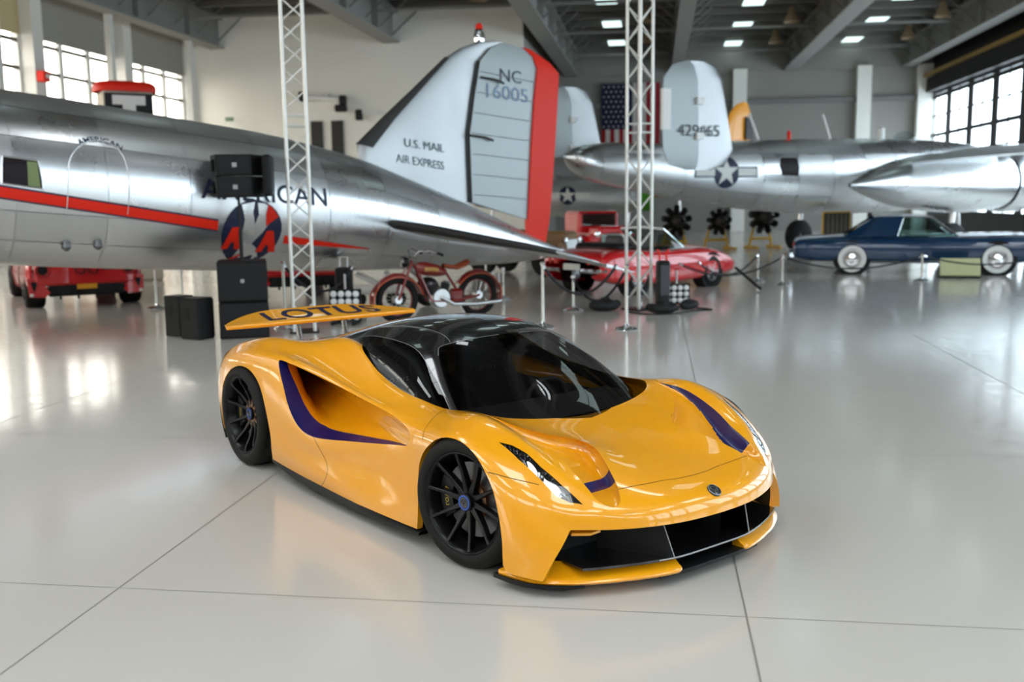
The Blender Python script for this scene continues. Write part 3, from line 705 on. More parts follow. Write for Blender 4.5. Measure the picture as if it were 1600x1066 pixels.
FN = np.cross(np.roll(FUN, -1, 0)-np.roll(FUN, 1, 0), np.gradient(FUN, axis=1)); FN /= np.linalg.norm(FN, axis=2)[..., None]+1e-9
for sd in (-1, 1):
    k = np.array([1, sd, 1.])
    for nm, mm, blue in (('air_tunnel', PAINT, False), ('tunnel_stripe', NAVY, True)):
        mb = MB(); V = (FUN*k).reshape(-1, 3); fs = []
        nv = FUN.shape[1]
        for i in range(nT):
            j = (i+1) % nT
            for q in range(nv-1):
                if (BAND[i] and BAND[j] and q < 4) == blue:
                    f = (i*nv+q, i*nv+q+1, j*nv+q+1, j*nv+q); fs.append(f if sd < 0 else f[::-1])
        use = sorted({a for f in fs for a in f}); mp = {a: b for b, a in enumerate(use)}
        mb.add(V[use], [tuple(mp[a] for a in f) for f in fs]); mb.build(nm, mm, car, angle=50)

# --- canopy: windscreen, side windows, black frame and roof
WIND = cround(TC['WIND'], 3, False); SIDEW = cround(TC['SIDEWIN'], 4)
wind_poly = [(-.1, -.1), (-.1, TC['WIND'][0][1]+.2)] + [tuple(q) for q in WIND] + [(WIND[-1][0], -.1)]
def cregion(Cn):
    ids = np.full(len(Cn), 0)
    ids[Cn[:, 0] > 8.0] = 3
    ids[inpoly(Cn, wind_poly)] = 1
    ids[inpoly(Cn, SIDEW)] = 2
    return ids
WLINE = WIND + [np.array((WIND[-1][0], 0))]
cp = trimmed(CANOPY, [SIDEW], [WLINE, dense([(8.0, 0), (8.0, 6)], .12)], cregion, ns=9, nt=7)
TINT = glassmat('tinted_glass', (.38, .38, .39), 1.5)
skin('roof', CANOPY, cp[0], GBLACK, join=True)
skin('windscreen', CANOPY, cp[1], TINT, join=True)
skin('side_window', CANOPY, cp[2], TINT)
skin('engine_cover', CANOPY, cp[3], GBLACK, join=True)
strip(CANOPY, TC['ROOFLINE'], .003, .001, 'roof_seam', mat('seam_grey', (.25, .25, .26), .3))
strip(CANOPY, TC['WIND'][4:], .004, .0012, 'windscreen_seal', mat('seam_grey', (.25, .25, .26), .3))
strip(CANOPY, TC['SIDEWIN'][:12], .003, .0012, 'window_seal', mat('seam_grey', (.25, .25, .26), .3))
# --- nose: lip underside, mouth frame, splitter blades, trays and fins
lip = BODY(np.array([(0, t) for t in np.linspace(0, 5.2, 40)])); corner = BODY(np.array([(0, t) for t in np.linspace(5.2, 10, 24)]))
cor_in = corner*1.; cor_in[:, 1] -= np.linspace(.02, .055, 24); cor_in[:, 0] -= .03
cor_in2 = cor_in*1.; cor_in2[:, 0] -= .16; cor_in2[:, 1] -= .05
lip_in = lip*1.; lip_in[:, 0] -= .05; lip_in[:, 1] *= .96; lip_in[:, 2] += .004
lip_in2 = lip_in*1.; lip_in2[:, 0] -= .25; lip_in2[:, 2] += .02
mb = MB(); mb2 = MB(); mb3 = MB()
for sd in (-1, 1):
    k = np.array([1, sd, 1.])
    mb.grid(np.stack([lip*k, lip_in*k]), flip=sd > 0); MB().grid(np.stack([corner*k, cor_in*k]), flip=sd > 0).build('mouth_frame', PAINT, car, angle=180)
    mb3.grid(np.stack([lip_in*k, lip_in2*k]), flip=sd > 0); mb3.grid(np.stack([cor_in*k, cor_in2*k]), flip=sd > 0)
mb.build('nose_lip', PAINT, car, angle=180); mb3.build('mouth_duct', SBLACK, car, angle=60)
MB().box((.40, 0, .22), (.04, 1.62, .30)).build('radiator', DARKVOID, car, angle=0)
MB().prism([(-3.2, -.62), (-2.3, -.70), (-2.2, -.90), (-.45, -.90), (-.36, -.70), (.36, -.70), (.45, -.88), (.45, .88), (.36, .70), (-.36, .70), (-.45, .90), (-2.2, .90), (-2.3, .70), (-3.2, .62)], .03, Matrix.Translation((0, 0, .075))).build('underfloor', DARKVOID, car, angle=0)
# splitter blades
outer = np.array([(.30,.935),(.372,.925),(.472,.898),(.543,.862),(.614,.797),(.685,.699),(.745,.590),(.794,.469),(.837,.341),(.852,.262),(.842,.232)])
inner = np.array([(.30,.86),(.37,.85),(.42,.82),(.46,.775),(.53,.70),(.59,.61),(.645,.52),(.69,.42),(.735,.33),(.76,.255),(.772,.228)])
for sd in (-1, 1):
    rows = []
    z_in = np.interp(np.arange(11), [0, 2, 3, 6, 10], [.105, .115, .135, .142, .138])
    for q in range(5):
        f = q/4
        P = outer*(1-f)+inner*f; zz = .086+(z_in-.086)*(f**1.3)
        rows.append(np.column_stack([P[:, 0], P[:, 1]*sd, zz]))
    low = np.column_stack([outer[:, 0]-.002, outer[:, 1]*sd, np.full(11, .064)]); low2 = np.column_stack([inner[:, 0], inner[:, 1]*sd, np.full(11, .06)])
    rows = [low2, low, np.column_stack([outer[:, 0]+.006, outer[:, 1]*sd*1.006, np.full(11, .075)])] + rows
    rows = np.array([cround(r, 4, False) for r in rows])
    mb = MB(); mb.grid(rows, flip=sd < 0); n = rows.shape[0]; m = rows.shape[1]
    mb.f.append(tuple(i*m+m-1 for i in range(n))); mb.build('splitter_blade', PAINT, car, angle=50)
    # thin dark skid below
    sk = np.array([(.27,.945),(.372,.937),(.472,.91),(.555,.862),(.62,.80),(.66,.70),(.5,.70),(.3,.85)])
    MB().prism([(x, y*sd) for x, y in (sk if sd > 0 else sk[::-1])], .022, Matrix.Translation((0, 0, .042))).build('skid', SBLACK, car, angle=30)
ys = np.linspace(-.36, .36, 17)
pl = [(float(.852-.28*max(0, abs(y)-.16)**1.6-.02*y*y), float(y)) for y in ys]
MB().prism([(.45, -.36)]+pl+[(.45, .36)], .02, Matrix.Translation((0, 0, .052))).build('splitter_tray', SBLACK, car, angle=30)
ys = np.linspace(-.72, .72, 25)
pl = [(float(.845-.42*max(0, abs(y)-.2)**1.5-.04*y*y), float(y)) for y in ys]
MB().prism([(.42, -.72)]+pl+[(.42, .72)], .012, Matrix.Translation((0, 0, .132))).build('intake_tray', GBLACK, car, angle=30)
EDGE = mat('edge_grey', (.35, .35, .36), .35)
MB().tube([(x+.001, y, .139) for x, y in pl if abs(y) < .42], .0035, 6).build('tray_edge', EDGE, car)  # grey tube draws the highlight along the tray's front edge
for sd in (-1, 1):
    mb = MB(); o = .006*sd
    A = [(.775, .30*sd, .322), (.835, .275*sd, .144), (.50, .46*sd, .144), (.50, .46*sd, .322)]
    mb.add(A+[(x, y+.012*sd, z) for x, y, z in A], [(0,1,2,3), (7,6,5,4), (0,4,5,1), (1,5,6,2), (2,6,7,3), (3,7,4,0)])
    fin = mb.build('intake_fin', SBLACK, car, angle=0)
    MB().tube([(.778, .305*sd, .322), (.838, .28*sd, .146)], .003, 5).build('fin_edge', EDGE, fin)
    # small painted vane in the outer corner of the mouth
    mb = MB(); P = np.array([[(.60, .73, .300), (.655, .66, .300), (.66, .60, .305)], [(.50, .72, .318), (.50, .64, .318), (.50, .56, .318)]]); P[..., 1] *= sd
    mb.grid(P, flip=sd > 0); Q = P*1.; Q[..., 2] -= .012; mb.grid(Q, flip=sd < 0); mb.grid(np.stack([P[0], Q[0]]), flip=sd < 0); mb.build('intake_vane', PAINT, car, angle=40)
# side skirts
for sd in (-1, 1):
    pr = [(-2.25, .93, .10, .145), (-1.87, .955, .066, .112), (-1.52, .96, .048, .102), (-1.04, .96, .046, .09), (-.68, .958, .055, .092), (-.38, .952, .078, .098)]
    rows = np.array([[(x, .70*sd, lo), (x, y*sd, lo), (x, (y+.004)*sd, (lo+hi)/2), (x, (y-.012)*sd, hi), (x, .70*sd, hi+.01)] for x, y, lo, hi in pr])
    MB().grid(rows, flip=sd > 0).build('side_skirt', SBLACK, car, angle=40)
# nose badge
b_st = None
for s in np.linspace(1, 2.5, 400):
    if abs(BODY([(s, 0)])[0][0]-.84) < .0012: b_st = s
P0 = BODY([(b_st, 0)])[0]; dP = BODY([(b_st+.05, 0)])[0]-BODY([(b_st-.05, 0)])[0]
sl = math.atan2(dP[2], -dP[0]); Mb = Matrix.Translation(P0+np.array([0, 0, .004])) @ Matrix.Rotation(-sl+math.pi*0, 4, 'Y').inverted()
Mb = Matrix.Translation(Vector(P0)) @ Matrix(((math.cos(sl), 0, math.sin(sl), 0), (0, 1, 0, 0), (-math.sin(sl), 0, math.cos(sl), 0), (0, 0, 0, 1)))
bd = MB().lathe([(.0001, .007), (.033, .007), (.037, .004), (.038, -.002)], 28, Mb).build('badge', mat('badge_black', (.015, .018, .018), .3, coat=1.), car)
MB().lathe([(.0365, .006), (.034, .0085), (.0315, .0075)], 28, Mb).build('badge_ring', mat('badge_silver', (.25, .27, .28), .3, 1.), bd)
mb = MB()
tri = [(.024*math.cos(a), .024*math.sin(a)) for a in (0, 2.2, -2.2)]
ring = cround(tri, 8)
mb.tube([Mb @ Vector((float(p[0]), float(p[1]), .0085)) for p in ring], .0014, 5, closed=True)
V, Fc = text_mesh('LOTUS', .012); mb.add([Mb @ Vector((-.004-y*1., x*1., .0085)) for x, y, z in V], Fc)
mb.lathe([(.0001, .010), (.007, .010), (.008, .007)], 12, Mb @ Matrix.Translation((.006, 0, 0))); mb.build('badge_emblem', mat('badge_silver', (.25, .27, .28), .3, 1.), bd)

# --- rear wing with lettering
yy = np.linspace(-.835, .835, 49); q = np.abs(yy)/.835
xle = -3.205+.045*np.clip((q-.75)/.25, 0, 1)**1.5; xte = -3.50+.30*np.clip((q-.45)/.55, 0, 1)**1.8
zle = .925+.0*q+.006*np.clip((q-.7)/.3, 0, 1); zte = .998-.055*np.clip((q-.35)/.65, 0, 1)**1.3
zdip = np.clip((q-.55)/.2, 0, 1)*.008
def wing_pt(i, u, top):
    """u 0 leading edge .. 1 trailing edge"""
    x = xle[i]+(xte[i]-xle[i])*u; z = zle[i]+(zte[i]-zle[i])*(u**1.15)
    t = (.034*math.sqrt(max(u, 0))*math.exp(-4.2*u)*3.0+.003)*(1-.35*q[i]**4)*(1-u**6*.7)
    return (x, yy[i], z+(t*.35 if top else -t*1.4))
us = [0, .004, .015, .04, .08, .15, .25, .4, .55, .7, .85, 1.]
prof = [(u, True) for u in us[::-1]]+[(u, False) for u in us[1:]]
rows = np.array([[wing_pt(i, u, t) for u, t in prof] for i in range(49)])
mb = MB().grid(rows, closed=True); m = len(prof); mb.f += [tuple(range(m)), tuple(48*m+k for k in range(m))[::-1]]
wing = mb.build('rear_wing', PAINT, car, angle=60)
V, Fc = text_mesh('LOTUS', 1., .018)
sx = (V[:, 0]-V[:, 0].min())/np.ptp(V[:, 0]); sy = (V[:, 1]-V[:, 1].min())/np.ptp(V[:, 1])
mb = MB(); pts = []
for a, b in zip(sx, sy):
    y = -.45+1.02*a; u = .14+.74*b; i = np.interp(y, yy, np.arange(49)); i0 = int(i); f = i-i0
    p = np.array(wing_pt(i0, u, True))*(1-f)+np.array(wing_pt(min(i0+1, 48), u, True))*f; pts.append((p[0], p[1], p[2]+.0022))
mb.add(pts, Fc).build('wing_lettering', mat('lettering_navy', srgb(16, 18, 58), .4), wing, angle=0)
for sd in (-1, 1):
    rows = np.array([[(x0+dx*.055*c, .205*sd+.011*s, z) for c, s in [(math.cos(t), math.sin(t)) for t in np.linspace(0, 2*math.pi, 17)[:-1]]] for z, x0, dx in ((.78, -3.235, 1.), (.86, -3.255, .75), (.93, -3.275, .7))])
    MB().grid(rows, closed=True, flip=True).build('wing_pylon', GBLACK, car)
# tail: dark rear panel with ring lamps
tail = BODY(np.array([(15, t) for t in np.linspace(0, 10, 60)])); mb = MB()
loop = [tuple(p) for p in tail]+[(p[0], -p[1], p[2]) for p in tail[::-1]]; mb.add(loop, [tuple(range(len(loop)))]); mb.build('tail_panel', DARKVOID, car, angle=0)
for sd in (-1, 1):
    MB().tube([(-3.2, (.66+.16*math.cos(a))*sd, .6+.15*math.sin(a)) for a in np.linspace(0, 2*math.pi, 33)[:-1]], .012, 8, closed=True).build('tail_lamp', mat('lamp_red', (.4, .01, .01), .3), car)
# --- cabin: tub, dash, seats with lettered head rests, wheel
LEATHER = mat('dark_leather', (.05, .045, .043), .55); BROWN = mat('brown_leather', (.14, .085, .075), .6); TRIM = mat('seat_trim_silver', (.5, .5, .52), .3, 1.)
MB().box((-1.1, 0, .16), (1.7, 1.3, .1)).build('cabin_floor', DARKVOID, car, angle=0)
MB().box((-1.98, 0, .55), (.06, .66, .75)).build('bulkhead', DARKVOID, car, angle=0)
for sd in (-1, 1): MB().box((-1.0, .62*sd, .40), (1.2, .03, .46)).build('cabin_wall', DARKVOID, car, angle=0)
rows = np.array([[(-.30-.1*abs(y)**2, y, .60), (-.45, y, .66), (-.62, y, .66), (-.68, y, .60), (-.66, y, .40)] for y in np.linspace(-.64, .64, 9)])
MB().grid(rows, flip=True).build('dashboard', LEATHER, car)
for sd in (-1, 1):
    st = bpy.data.objects.new('seat', None); 
    c = np.array([-1.50, .36*sd, .22])
    def sp(name, mm, prof, hw, dz=0):
        rows = []
        for (x, z, w, d) in prof:
            rows.append([(c[0]+x-d*(abs(u)**2), c[1]+u*w, c[2]+z) for u in np.linspace(-1, 1, 9)])
        return MB().grid(np.array(rows), flip=False)
    shell = sp('seat', LEATHER, [(.62, .10, .24, -.02), (.35, .08, .25, -.05), (.10, .08, .25, -.08), (-.02, .16, .25, -.10), (-.08, .35, .25, -.10), (-.13, .52, .24, -.07), (-.16, .60, .21, -.04), (-.18, .68, .15, -.02), (-.20, .74, .10, 0)], 1).build('seat', LEATHER, car)
    shell.modifiers.new('t', 'SOLIDIFY').thickness = .05
    pad = sp('pad', BROWN, [(-.105, .585, .10, 0), (-.13, .64, .105, 0), (-.155, .72, .085, 0), (-.175, .76, .06, 0)], 1).build('head_pad', BROWN, shell)
    for s2 in (-1, 1):
        tri = [(c[0]-.075, c[1]+s2*.12, c[2]+.53), (c[0]-.075, c[1]+s2*.20, c[2]+.55), (c[0]-.115, c[1]+s2*.165, c[2]+.64)]
        MB().tube(tri, .006, 6, closed=True).build('harness_slot', TRIM, shell)
    V, Fc = text_mesh('L O T U S', .042); MB().add([(c[0]-.03, c[1]+x, c[2]+.475+y) for x, y, z in V], Fc).build('seat_lettering', TRIM, shell, angle=0)
MB().tube([(-.86, .36+.16*math.cos(a), .60+.11*math.sin(a)) for a in np.linspace(0, 2*math.pi, 33)[:-1]], .015, 8, closed=True).build('steering_wheel', LEATHER, car)

# --- wheels
DISC = mat('brake_disc', (.11, .11, .115), .4, .8); BRONZE = mat('bronze', srgb(150, 110, 80), .35, .9); HUBB = mat('hub_blue', srgb(20, 70, 160), .3, .6, coat=.5)
RIM = mat('rim_black', (.004, .004, .0045), .28, spec=.28)
def wheel_meshes(R, Rr, W, dish):
    def ax(r, h): return (r, h)
    M = Matrix.Rotation(math.radians(90), 4, 'X')       # lathe axis z -> -y : outer face towards -y
    T = [(Rr-.008, -.022), (Rr+.004, -.006), (Rr+.02, 0), (Rr+.045, -.001), (R-.018, -.010), (R-.006, -.026), (R, -.052), (R, -.10)]
    for g in range(3): h = -W*.34-.06*g; T += [(R, h), (R-.007, h-.004), (R-.007, h-.012), (R, h-.016)]
    T += [(R, -W+.06), (R-.012, -W+.02), (R-.05, -W), (Rr, -W+.015)]
    tyre = MB().lathe(T, 64, M)
    rim = MB().lathe([(Rr-.012, -.020), (Rr+.001, -.007), (Rr-.003, -.004), (Rr-.011, -.010), (Rr-.018, -.03), (Rr-.035, -.07), (Rr-.04, -W*.55), (Rr-.03, -W+.02)], 56, M)
    sp = MB(); ro = Rr-.010; hub_d = dish
    sec = []
    for r, d, w, th in ((.035, hub_d+.004, .017, .035), (.09, hub_d*.9+.004, .0135, .04), (.16, hub_d*.55+.012, .010, .036), (ro-.03, .020, .009, .034), (ro, .014, .012, .03)):
        sec.append([(r, d+.004, -w), (r, d, -w+.004), (r, d, w-.004), (r, d+.004, w), (r, d+th, w), (r, d+th, -w)])
    # local: radial -> x, tangential -> z, depth -> +y
    P = np.array([[(x, y, z) for x, y, z in s] for s in sec]); sp.grid(P, closed=True)
    hub = MB().lathe([(.075, -hub_d-.05), (.06, -hub_d-.012), (.045, -hub_d-.004), (.045, -hub_d+.012), (.040, -hub_d+.016)], 32, M)
    cap = MB().lathe([(.041, -hub_d-.002), (.042, -hub_d+.010), (.039, -hub_d+.018), (.030, -hub_d+.018), (.029, -hub_d+.015)], 32, M)
    face = MB().lathe([(.0001, -hub_d+.016), (.029, -hub_d+.016), (.0295, -hub_d+.013)], 24, M)
    disc = MB().lathe([(.09, -.105), (.195, -.105), (.195, -.135), (.09, -.135)], 40, M)
    hat = MB().lathe([(.05, -.085), (.098, -.088), (.105, -.108), (.118, -.104)], 24, M)
    return tyre, rim, sp, hub, cap, face, disc, hat
def make_wheel(x, y, R, Rr, W, dish, steer, sd, rot0):
    tyre, rim, sp, hub, cap, face, disc, hat = wheel_meshes(R, Rr, W, dish)
    w = tyre.build('wheel', RUBBER, car, 35); w.location = (x, y*sd, R); w.rotation_euler = (0, 0, steer+(math.pi if sd > 0 else 0))
    rim.build('rim', RIM, w, 35)
    s0 = None
    for k in range(10):
        a = rot0+2*math.pi*k/10
        if s0 is None: s0 = sp.build('spoke', RIM, w, 30); s0.rotation_euler = (0, a, 0)
        else: child(s0, w, rot=(0, a, 0))
    hub.build('hub', RIM, w); cap.build('centre_lock', HUBB, w); face.build('hub_cap', SBLACK, w)
    mb = MB(); mb.tube([(.023*math.cos(t), dish-.0175, .023*math.sin(t)) for t in np.linspace(0, 2*math.pi, 25)[:-1]], .0018, 5, closed=True)
    mb.tube([(float(p[0])*.62, dish-.0175, float(p[1])*.62) for p in cround([(.024*math.cos(a), .024*math.sin(a)) for a in (math.pi/2, math.pi/2+2.2, math.pi/2-2.2)], 6)], .0014, 5, closed=True)
    mb.build('hub_emblem', mat('badge_silver', (.25, .27, .28), .3, 1.), w)
    disc.build('brake_disc', DISC, w); hat.build('disc_hat', BRONZE, w)
    # caliper behind the axle line with lettering
    rows = []
    for t in np.linspace(math.radians(150), math.radians(215), 9):
        rows.append([(r*math.cos(t), d, r*math.sin(t)) for r, d in ((.13, .075), (.215, .075), (.222, .10), (.222, .15), (.13, .15), (.125, .10))])
    mb = MB().grid(np.array(rows), closed=True, flip=True); mb.f += [tuple(range(6)), tuple(8*6+k for k in range(6))[::-1]]
    cal = mb.build('brake_caliper', SBLACK, w, 30)
    V, Fc = text_mesh('LOTUS', .034)
    sgn = 1
    pts = []
    for X, Y, Z in V:
        t = math.radians(182)-X/.175; r = .172+Y*-1; pts.append((r*math.cos(t), .0735, r*math.sin(t)))
    mb = MB().add(pts, [f for f in Fc]); mb.build('caliper_lettering', mat('lettering_yellow', srgb(200, 170, 40), .5), w, angle=0)
    return w
ST = .175
make_wheel(0, .945, .343, .262, .245, .045, ST, -1, math.radians(9))
make_wheel(0, .945, .343, .262, .245, .045, ST, 1, math.radians(9))
make_wheel(-2.66, .975, .364, .275, .325, .085, 0, -1, math.radians(14))
make_wheel(-2.66, .975, .364, .275, .325, .085, 0, 1, math.radians(14))
# wheel-arch liners
for x0, Rx, Rz, yo, yi in ((0, .395, .353, .86, .775), (-2.66, .42, .385, .95, .64)):
    for sd in (-1, 1):
        rows = []
        for y in (yo, yi):
            rows.append([(x0+Rx*math.cos(t), y*sd, .35+Rz*math.sin(t)) for t in np.linspace(-.6, math.pi+.6, 30)])
        mb = MB().grid(np.array(rows), flip=sd < 0); n = 30; mb.f.append(tuple(n+k for k in range(n)) if sd > 0 else tuple(n+k for k in range(n))[::-1])
        mb.build('arch_liner', DARKVOID, car, angle=180)
# arch lip edges (return flange)
for nm, LN in (('front_arch_lip', FA), ('rear_arch_lip', RA)):
    P = BODY(np.clip(np.array(LN), 0, [15, 10])); Q = P*1.; Q[:, 1] -= .035
    for sd in (-1, 1):
        k = np.array([1, sd, 1.]); MB().grid(np.stack([P*k, Q*k]), flip=sd < 0).build('arch_lip', PAINT, car, angle=180)
# ================================================================ aircraft
def alu_material(name, col, rough, seam=0.):
    m = mat(name, col, rough, 1., rnoise=.02, nscale=1.7, bump=.003, bscale=.8)
    return m
ALU = alu_material('polished_aluminium', (.80, .81, .82), .36)
ALU2 = alu_material('dull_aluminium', (.70, .71, .71), .42)
ALU3 = alu_material('bright_aluminium', (.84, .86, .88), .28)
REDP = mat('signal_red', srgb(226, 40, 18), .45, spec=.3)
NAVY2 = mat('marking_navy', srgb(30, 38, 66), .45)
ALUF = alu_material('weathered_aluminium', (.40, .41, .415), .42)
FABRIC = mat('silver_doped_fabric', srgb(160, 166, 167), .45, .45)
BOOT = mat('deicer_boot', (.03, .028, .027), .6)
WHITEM = mat('marking_white', srgb(225, 226, 222), .5)
class Hull:
    """fuselage of rounded sections; local x forward from the tail, y left, z up"""
    def __init__(s, tab): s.t = np.array(sorted(tab))
    def at(s, u):
        c = s.t; zt = float(smooth1(c[:, 0], c[:, 1], np.array([u]))[0]); zb = float(smooth1(c[:, 0], c[:, 2], np.array([u]))[0]); w = float(smooth1(c[:, 0], c[:, 3], np.array([u]))[0])
        return zt, zb, w
    def pt(s, u, a, off=0.):
        """a = angle from straight up towards +y"""
        zt, zb, w = s.at(u); return (u, (w+off)*math.sin(a), (zt+zb)/2+((zt-zb)/2+off)*math.cos(a))
    def side(s, u, z, sgn=1, off=0.):
        zt, zb, w = s.at(u); k = np.clip((z-(zt+zb)/2)/((zt-zb)/2), -.995, .995); n = math.sqrt(1-k*k); off = off+.008
        return (u, sgn*(w*n+off*n), z+off*k)
    def patch(s, us, a0, a1, off=0., na=8):
        return np.array([[s.pt(u, a0+(a1-a0)*k/na, off) for k in range(na+1)] for u in us])
def decal(hull, poly_pts, faces, name, m, parent, sgn=1, off=.006):
    MB().add([hull.side(u, z, sgn, off) for u, z in poly_pts], faces).build(name, m, parent, angle=0)
def fill(poly, step=.12):
    """triangulated flat outline (dense inside so that it can follow a curved skin)"""
    poly = np.array(poly, float); b = dense([tuple(p) for p in poly], step, True); lo = poly.min(0); hi = poly.max(0)
    G = np.array([(x, y) for x in np.arange(lo[0]+step/2, hi[0], step) for y in np.arange(lo[1]+step/2, hi[1], step)]).reshape(-1, 2)
    pts = [tuple(q) for q in b]; n = len(pts)
    if len(G):
        G = G[inpoly(G, poly)]; B = np.array(pts); pts += [tuple(g) for g in G if np.min(np.linalg.norm(B-g, axis=1)) > step*.4]
    V, E, F, *_ = delaunay_2d_cdt([Vector(p) for p in pts], [(i, (i+1) % n) for i in range(n)], [], 0, 1e-7)
    V = np.array([tuple(v) for v in V]); F = [f for f in F if inpoly(V[list(f)].mean(0)[None], poly)[0]]
    return V, F
def text_on(hull, txt, u0, z0, h, wid, slope, name, m, parent, sgn=1, off=.007, arc=None, dirn=-1):
    V, Fc = text_mesh(txt, 1., .012); V = V-np.array([(V[:, 0].min()+V[:, 0].max())/2, (V[:, 1].min()+V[:, 1].max())/2, 0])
    sx = wid/np.ptp(V[:, 0]); sy = h/np.ptp(V[:, 1]); pts = []
    for x, y, _ in V:
        X, Y = x*sx, y*sy
        if arc: t = X/arc; X, Y = (arc+Y)*math.sin(t), (arc+Y)*math.cos(t)-arc
        pts.append((u0+dirn*X, z0+Y+slope*dirn*X))
    decal(hull, pts, Fc, name, m, parent, sgn, off)
def foil(le, te, n=11, tmax=.06, name='fin', m=None, parent=None, up=(0, 1, 0), blunt=False, fmax=1.):
    """lofted blade between leading and trailing edge points (3-D), thickness along up"""
    le = np.array(le, float); te = np.array(te, float); up = np.array(up, float)
    f = np.concatenate([(1-np.cos(np.linspace(0, math.pi, n)))/2])*fmax; rows = []
    for a, b in zip(le, te):
        c = np.linalg.norm(b-a); t = tmax*c*(2.6*(np.sqrt(f)-.0-f*1.0)*.9+.04*(1-f)+.01)
        if blunt: t = tmax*c*(1-f*.8)
        top = a+(b-a)*f[:, None]+up*t[:, None]; bot = a+(b-a)*f[:, None]-up*t[:, None]
        rows.append(np.concatenate([top, bot[::-1]]))
    mb = MB().grid(np.array(rows), closed=True); k = 2*n; mb.f += [tuple(range(k)), tuple((len(le)-1)*k+i for i in range(k))[::-1]]
    return mb.build(name, m, parent, angle=50)

# ---------------------------------------------------------------- twin-engined airliner, seen from its left side
dc = thing('airliner', 'polished silver vintage airliner with red stripe and red-edged rudder', 'aircraft', (1.0, 19.5, 0), math.atan2(-.628, -.778))
DCH = Hull([(-.05, .88, .80, .03), (.17, .92, .765, .07), (.47, 1.03, .71, .15), (1.55, 1.46, .665, .38), (2.7, 1.90, .665, .60), (3.8, 2.28, .68, .80), (4.5, 2.52, .70, .90), (5.45, 2.75, .74, 1.0), (6.3, 2.91, .79, 1.07), (7.3, 3.04, .85, 1.13), (8.25, 3.16, .92, 1.18), (9.1, 3.27, .99, 1.20), (10.0, 3.37, 1.07, 1.22), (11.5, 3.55, 1.24, 1.24), (13, 3.72, 1.42, 1.24), (14.5, 3.82, 1.62, 1.2), (16, 3.75, 1.85, 1.0), (17, 3.45, 2.1, .7), (17.7, 3.0, 2.5, .25)])
us = np.concatenate([np.linspace(-.05, 2, 12), np.linspace(2.3, 17.7, 62)])
MB().grid(DCH.patch(us, 0, 2*math.pi, 0, 40), flip=False).build('fuselage', ALU, dc, angle=180)
# riveted skin panels of the visible flank, lapped a little proud of each other
pu = [1.3, 2.4, 3.4, 4.5, 5.6, 6.7, 7.8, 8.9, 10.0, 11.1, 12.2, 13.3]; pa = np.radians([18, 42, 66, 90, 112, 134, 156])
rs = random.Random(3)
for i in range(len(pu)-1):
    for j in range(len(pa)-1):
        uu = np.linspace(pu[i]+.006, pu[i+1]-.006, 5); ga = .006
        P = DCH.patch(uu, pa[j]+ga, pa[j+1]-ga, .008+.001*rs.random(), 6)
        MB().grid(P).build('skin_panel', (ALU, ALU, ALU2, ALU3)[rs.randrange(4)] if j not in (2, 3) else (ALU, ALU3)[rs.randrange(2)], dc, angle=180)
# fin, rudder
foil([(4.52, 0, 2.50), (4.50, 0, 2.79), (3.98, 0, 3.23), (3.32, 0, 3.77), (2.69, 0, 4.30), (2.36, 0, 4.49), (1.91, 0, 4.64), (1.45, 0, 4.67)], [(2.2, 0, 1.7), (2.23, 0, 2.2), (2.25, 0, 3.0), (2.12, 0, 3.7), (2.0, 0, 4.25), (1.92, 0, 4.36), (1.75, 0, 4.52), (1.40, 0, 4.66)], 13, .07, 'fin', ALUF, dc)
foil([(4.52, 0, 2.785), (4.0, 0, 3.235), (3.34, 0, 3.775), (2.71, 0, 4.305)], [(2.24, 0, 2.2), (2.25, 0, 3.0), (2.12, 0, 3.7), (2.0, 0, 4.25)], 9, .082, 'deicer_boot', BOOT, dc, fmax=.11)
rl = [(2.22, 1.80), (2.235, 2.4), (2.25, 3.0), (2.12, 3.7), (1.99, 4.28), (1.75, 4.52), (1.42, 4.655)]; rr_ = [(.88, 1.46), (.84, 2.2), (.78, 3.0), (.71, 3.7), (.63, 4.25), (.72, 4.45), (.95, 4.60)]
rud = foil([(a, 0, z) for a, z in rl], [(a, 0, z) for a, z in rr_], 9, .055, 'rudder', FABRIC, dc, blunt=True)
foil([(.90, 0, 1.02), (.90, 0, 1.46), (.845, 0, 2.2), (.785, 0, 3.0), (.715, 0, 3.7), (.635, 0, 4.25), (.73, 0, 4.46), (.96, 0, 4.61)], [(.45, 0, .92), (.33, 0, 1.43), (.25, 0, 2.1), (.17, 0, 2.9), (.11, 0, 3.6), (.07, 0, 4.2), (.30, 0, 4.38), (.75, 0, 4.58)], 7, .09, 'rudder_trailing_strip', REDP, dc, blunt=True)
for k in range(7):
    z = 1.9+.36*k; a = interp(z, [q[1] for q in rl], [q[0] for q in rl]); b = interp(z, [q[1] for q in rr_], [q[0] for q in rr_])
    MB().tube([(a-.05, .078, z+.04), (b, .02, z-.06)], .008, 5).build('rudder_rib', FABRIC, rud)
gap = MB().tube([(a+.012, .05, z) for a, z in rl[:5]], .022, 6).build('hinge_gap', BOOT, dc)
for u, z in ((1.98, 4.0), (2.24, 2.98)): MB().tube([(u+.02, .10, z), (u-.30, .13, z-.03), (u-.48, .12, z-.08)], .022, 6).build('hinge_arm', BOOT, dc)
def flat_text(txt, u0, z0, h, wid, y, tilt, name, m, parent):
    V, Fc = text_mesh(txt, 1.); V = V-np.array([(V[:, 0].min()+V[:, 0].max())/2, (V[:, 1].min()+V[:, 1].max())/2, 0])
    MB().add([(u0-x*wid/np.ptp(V[:, 0]), y(u0-x*wid/np.ptp(V[:, 0])) if callable(y) else y, z0+q*h/np.ptp(V[:, 1])-tilt*x*wid/np.ptp(V[:, 0])) for x, q, _ in V], Fc).build(name, m, parent, angle=0)
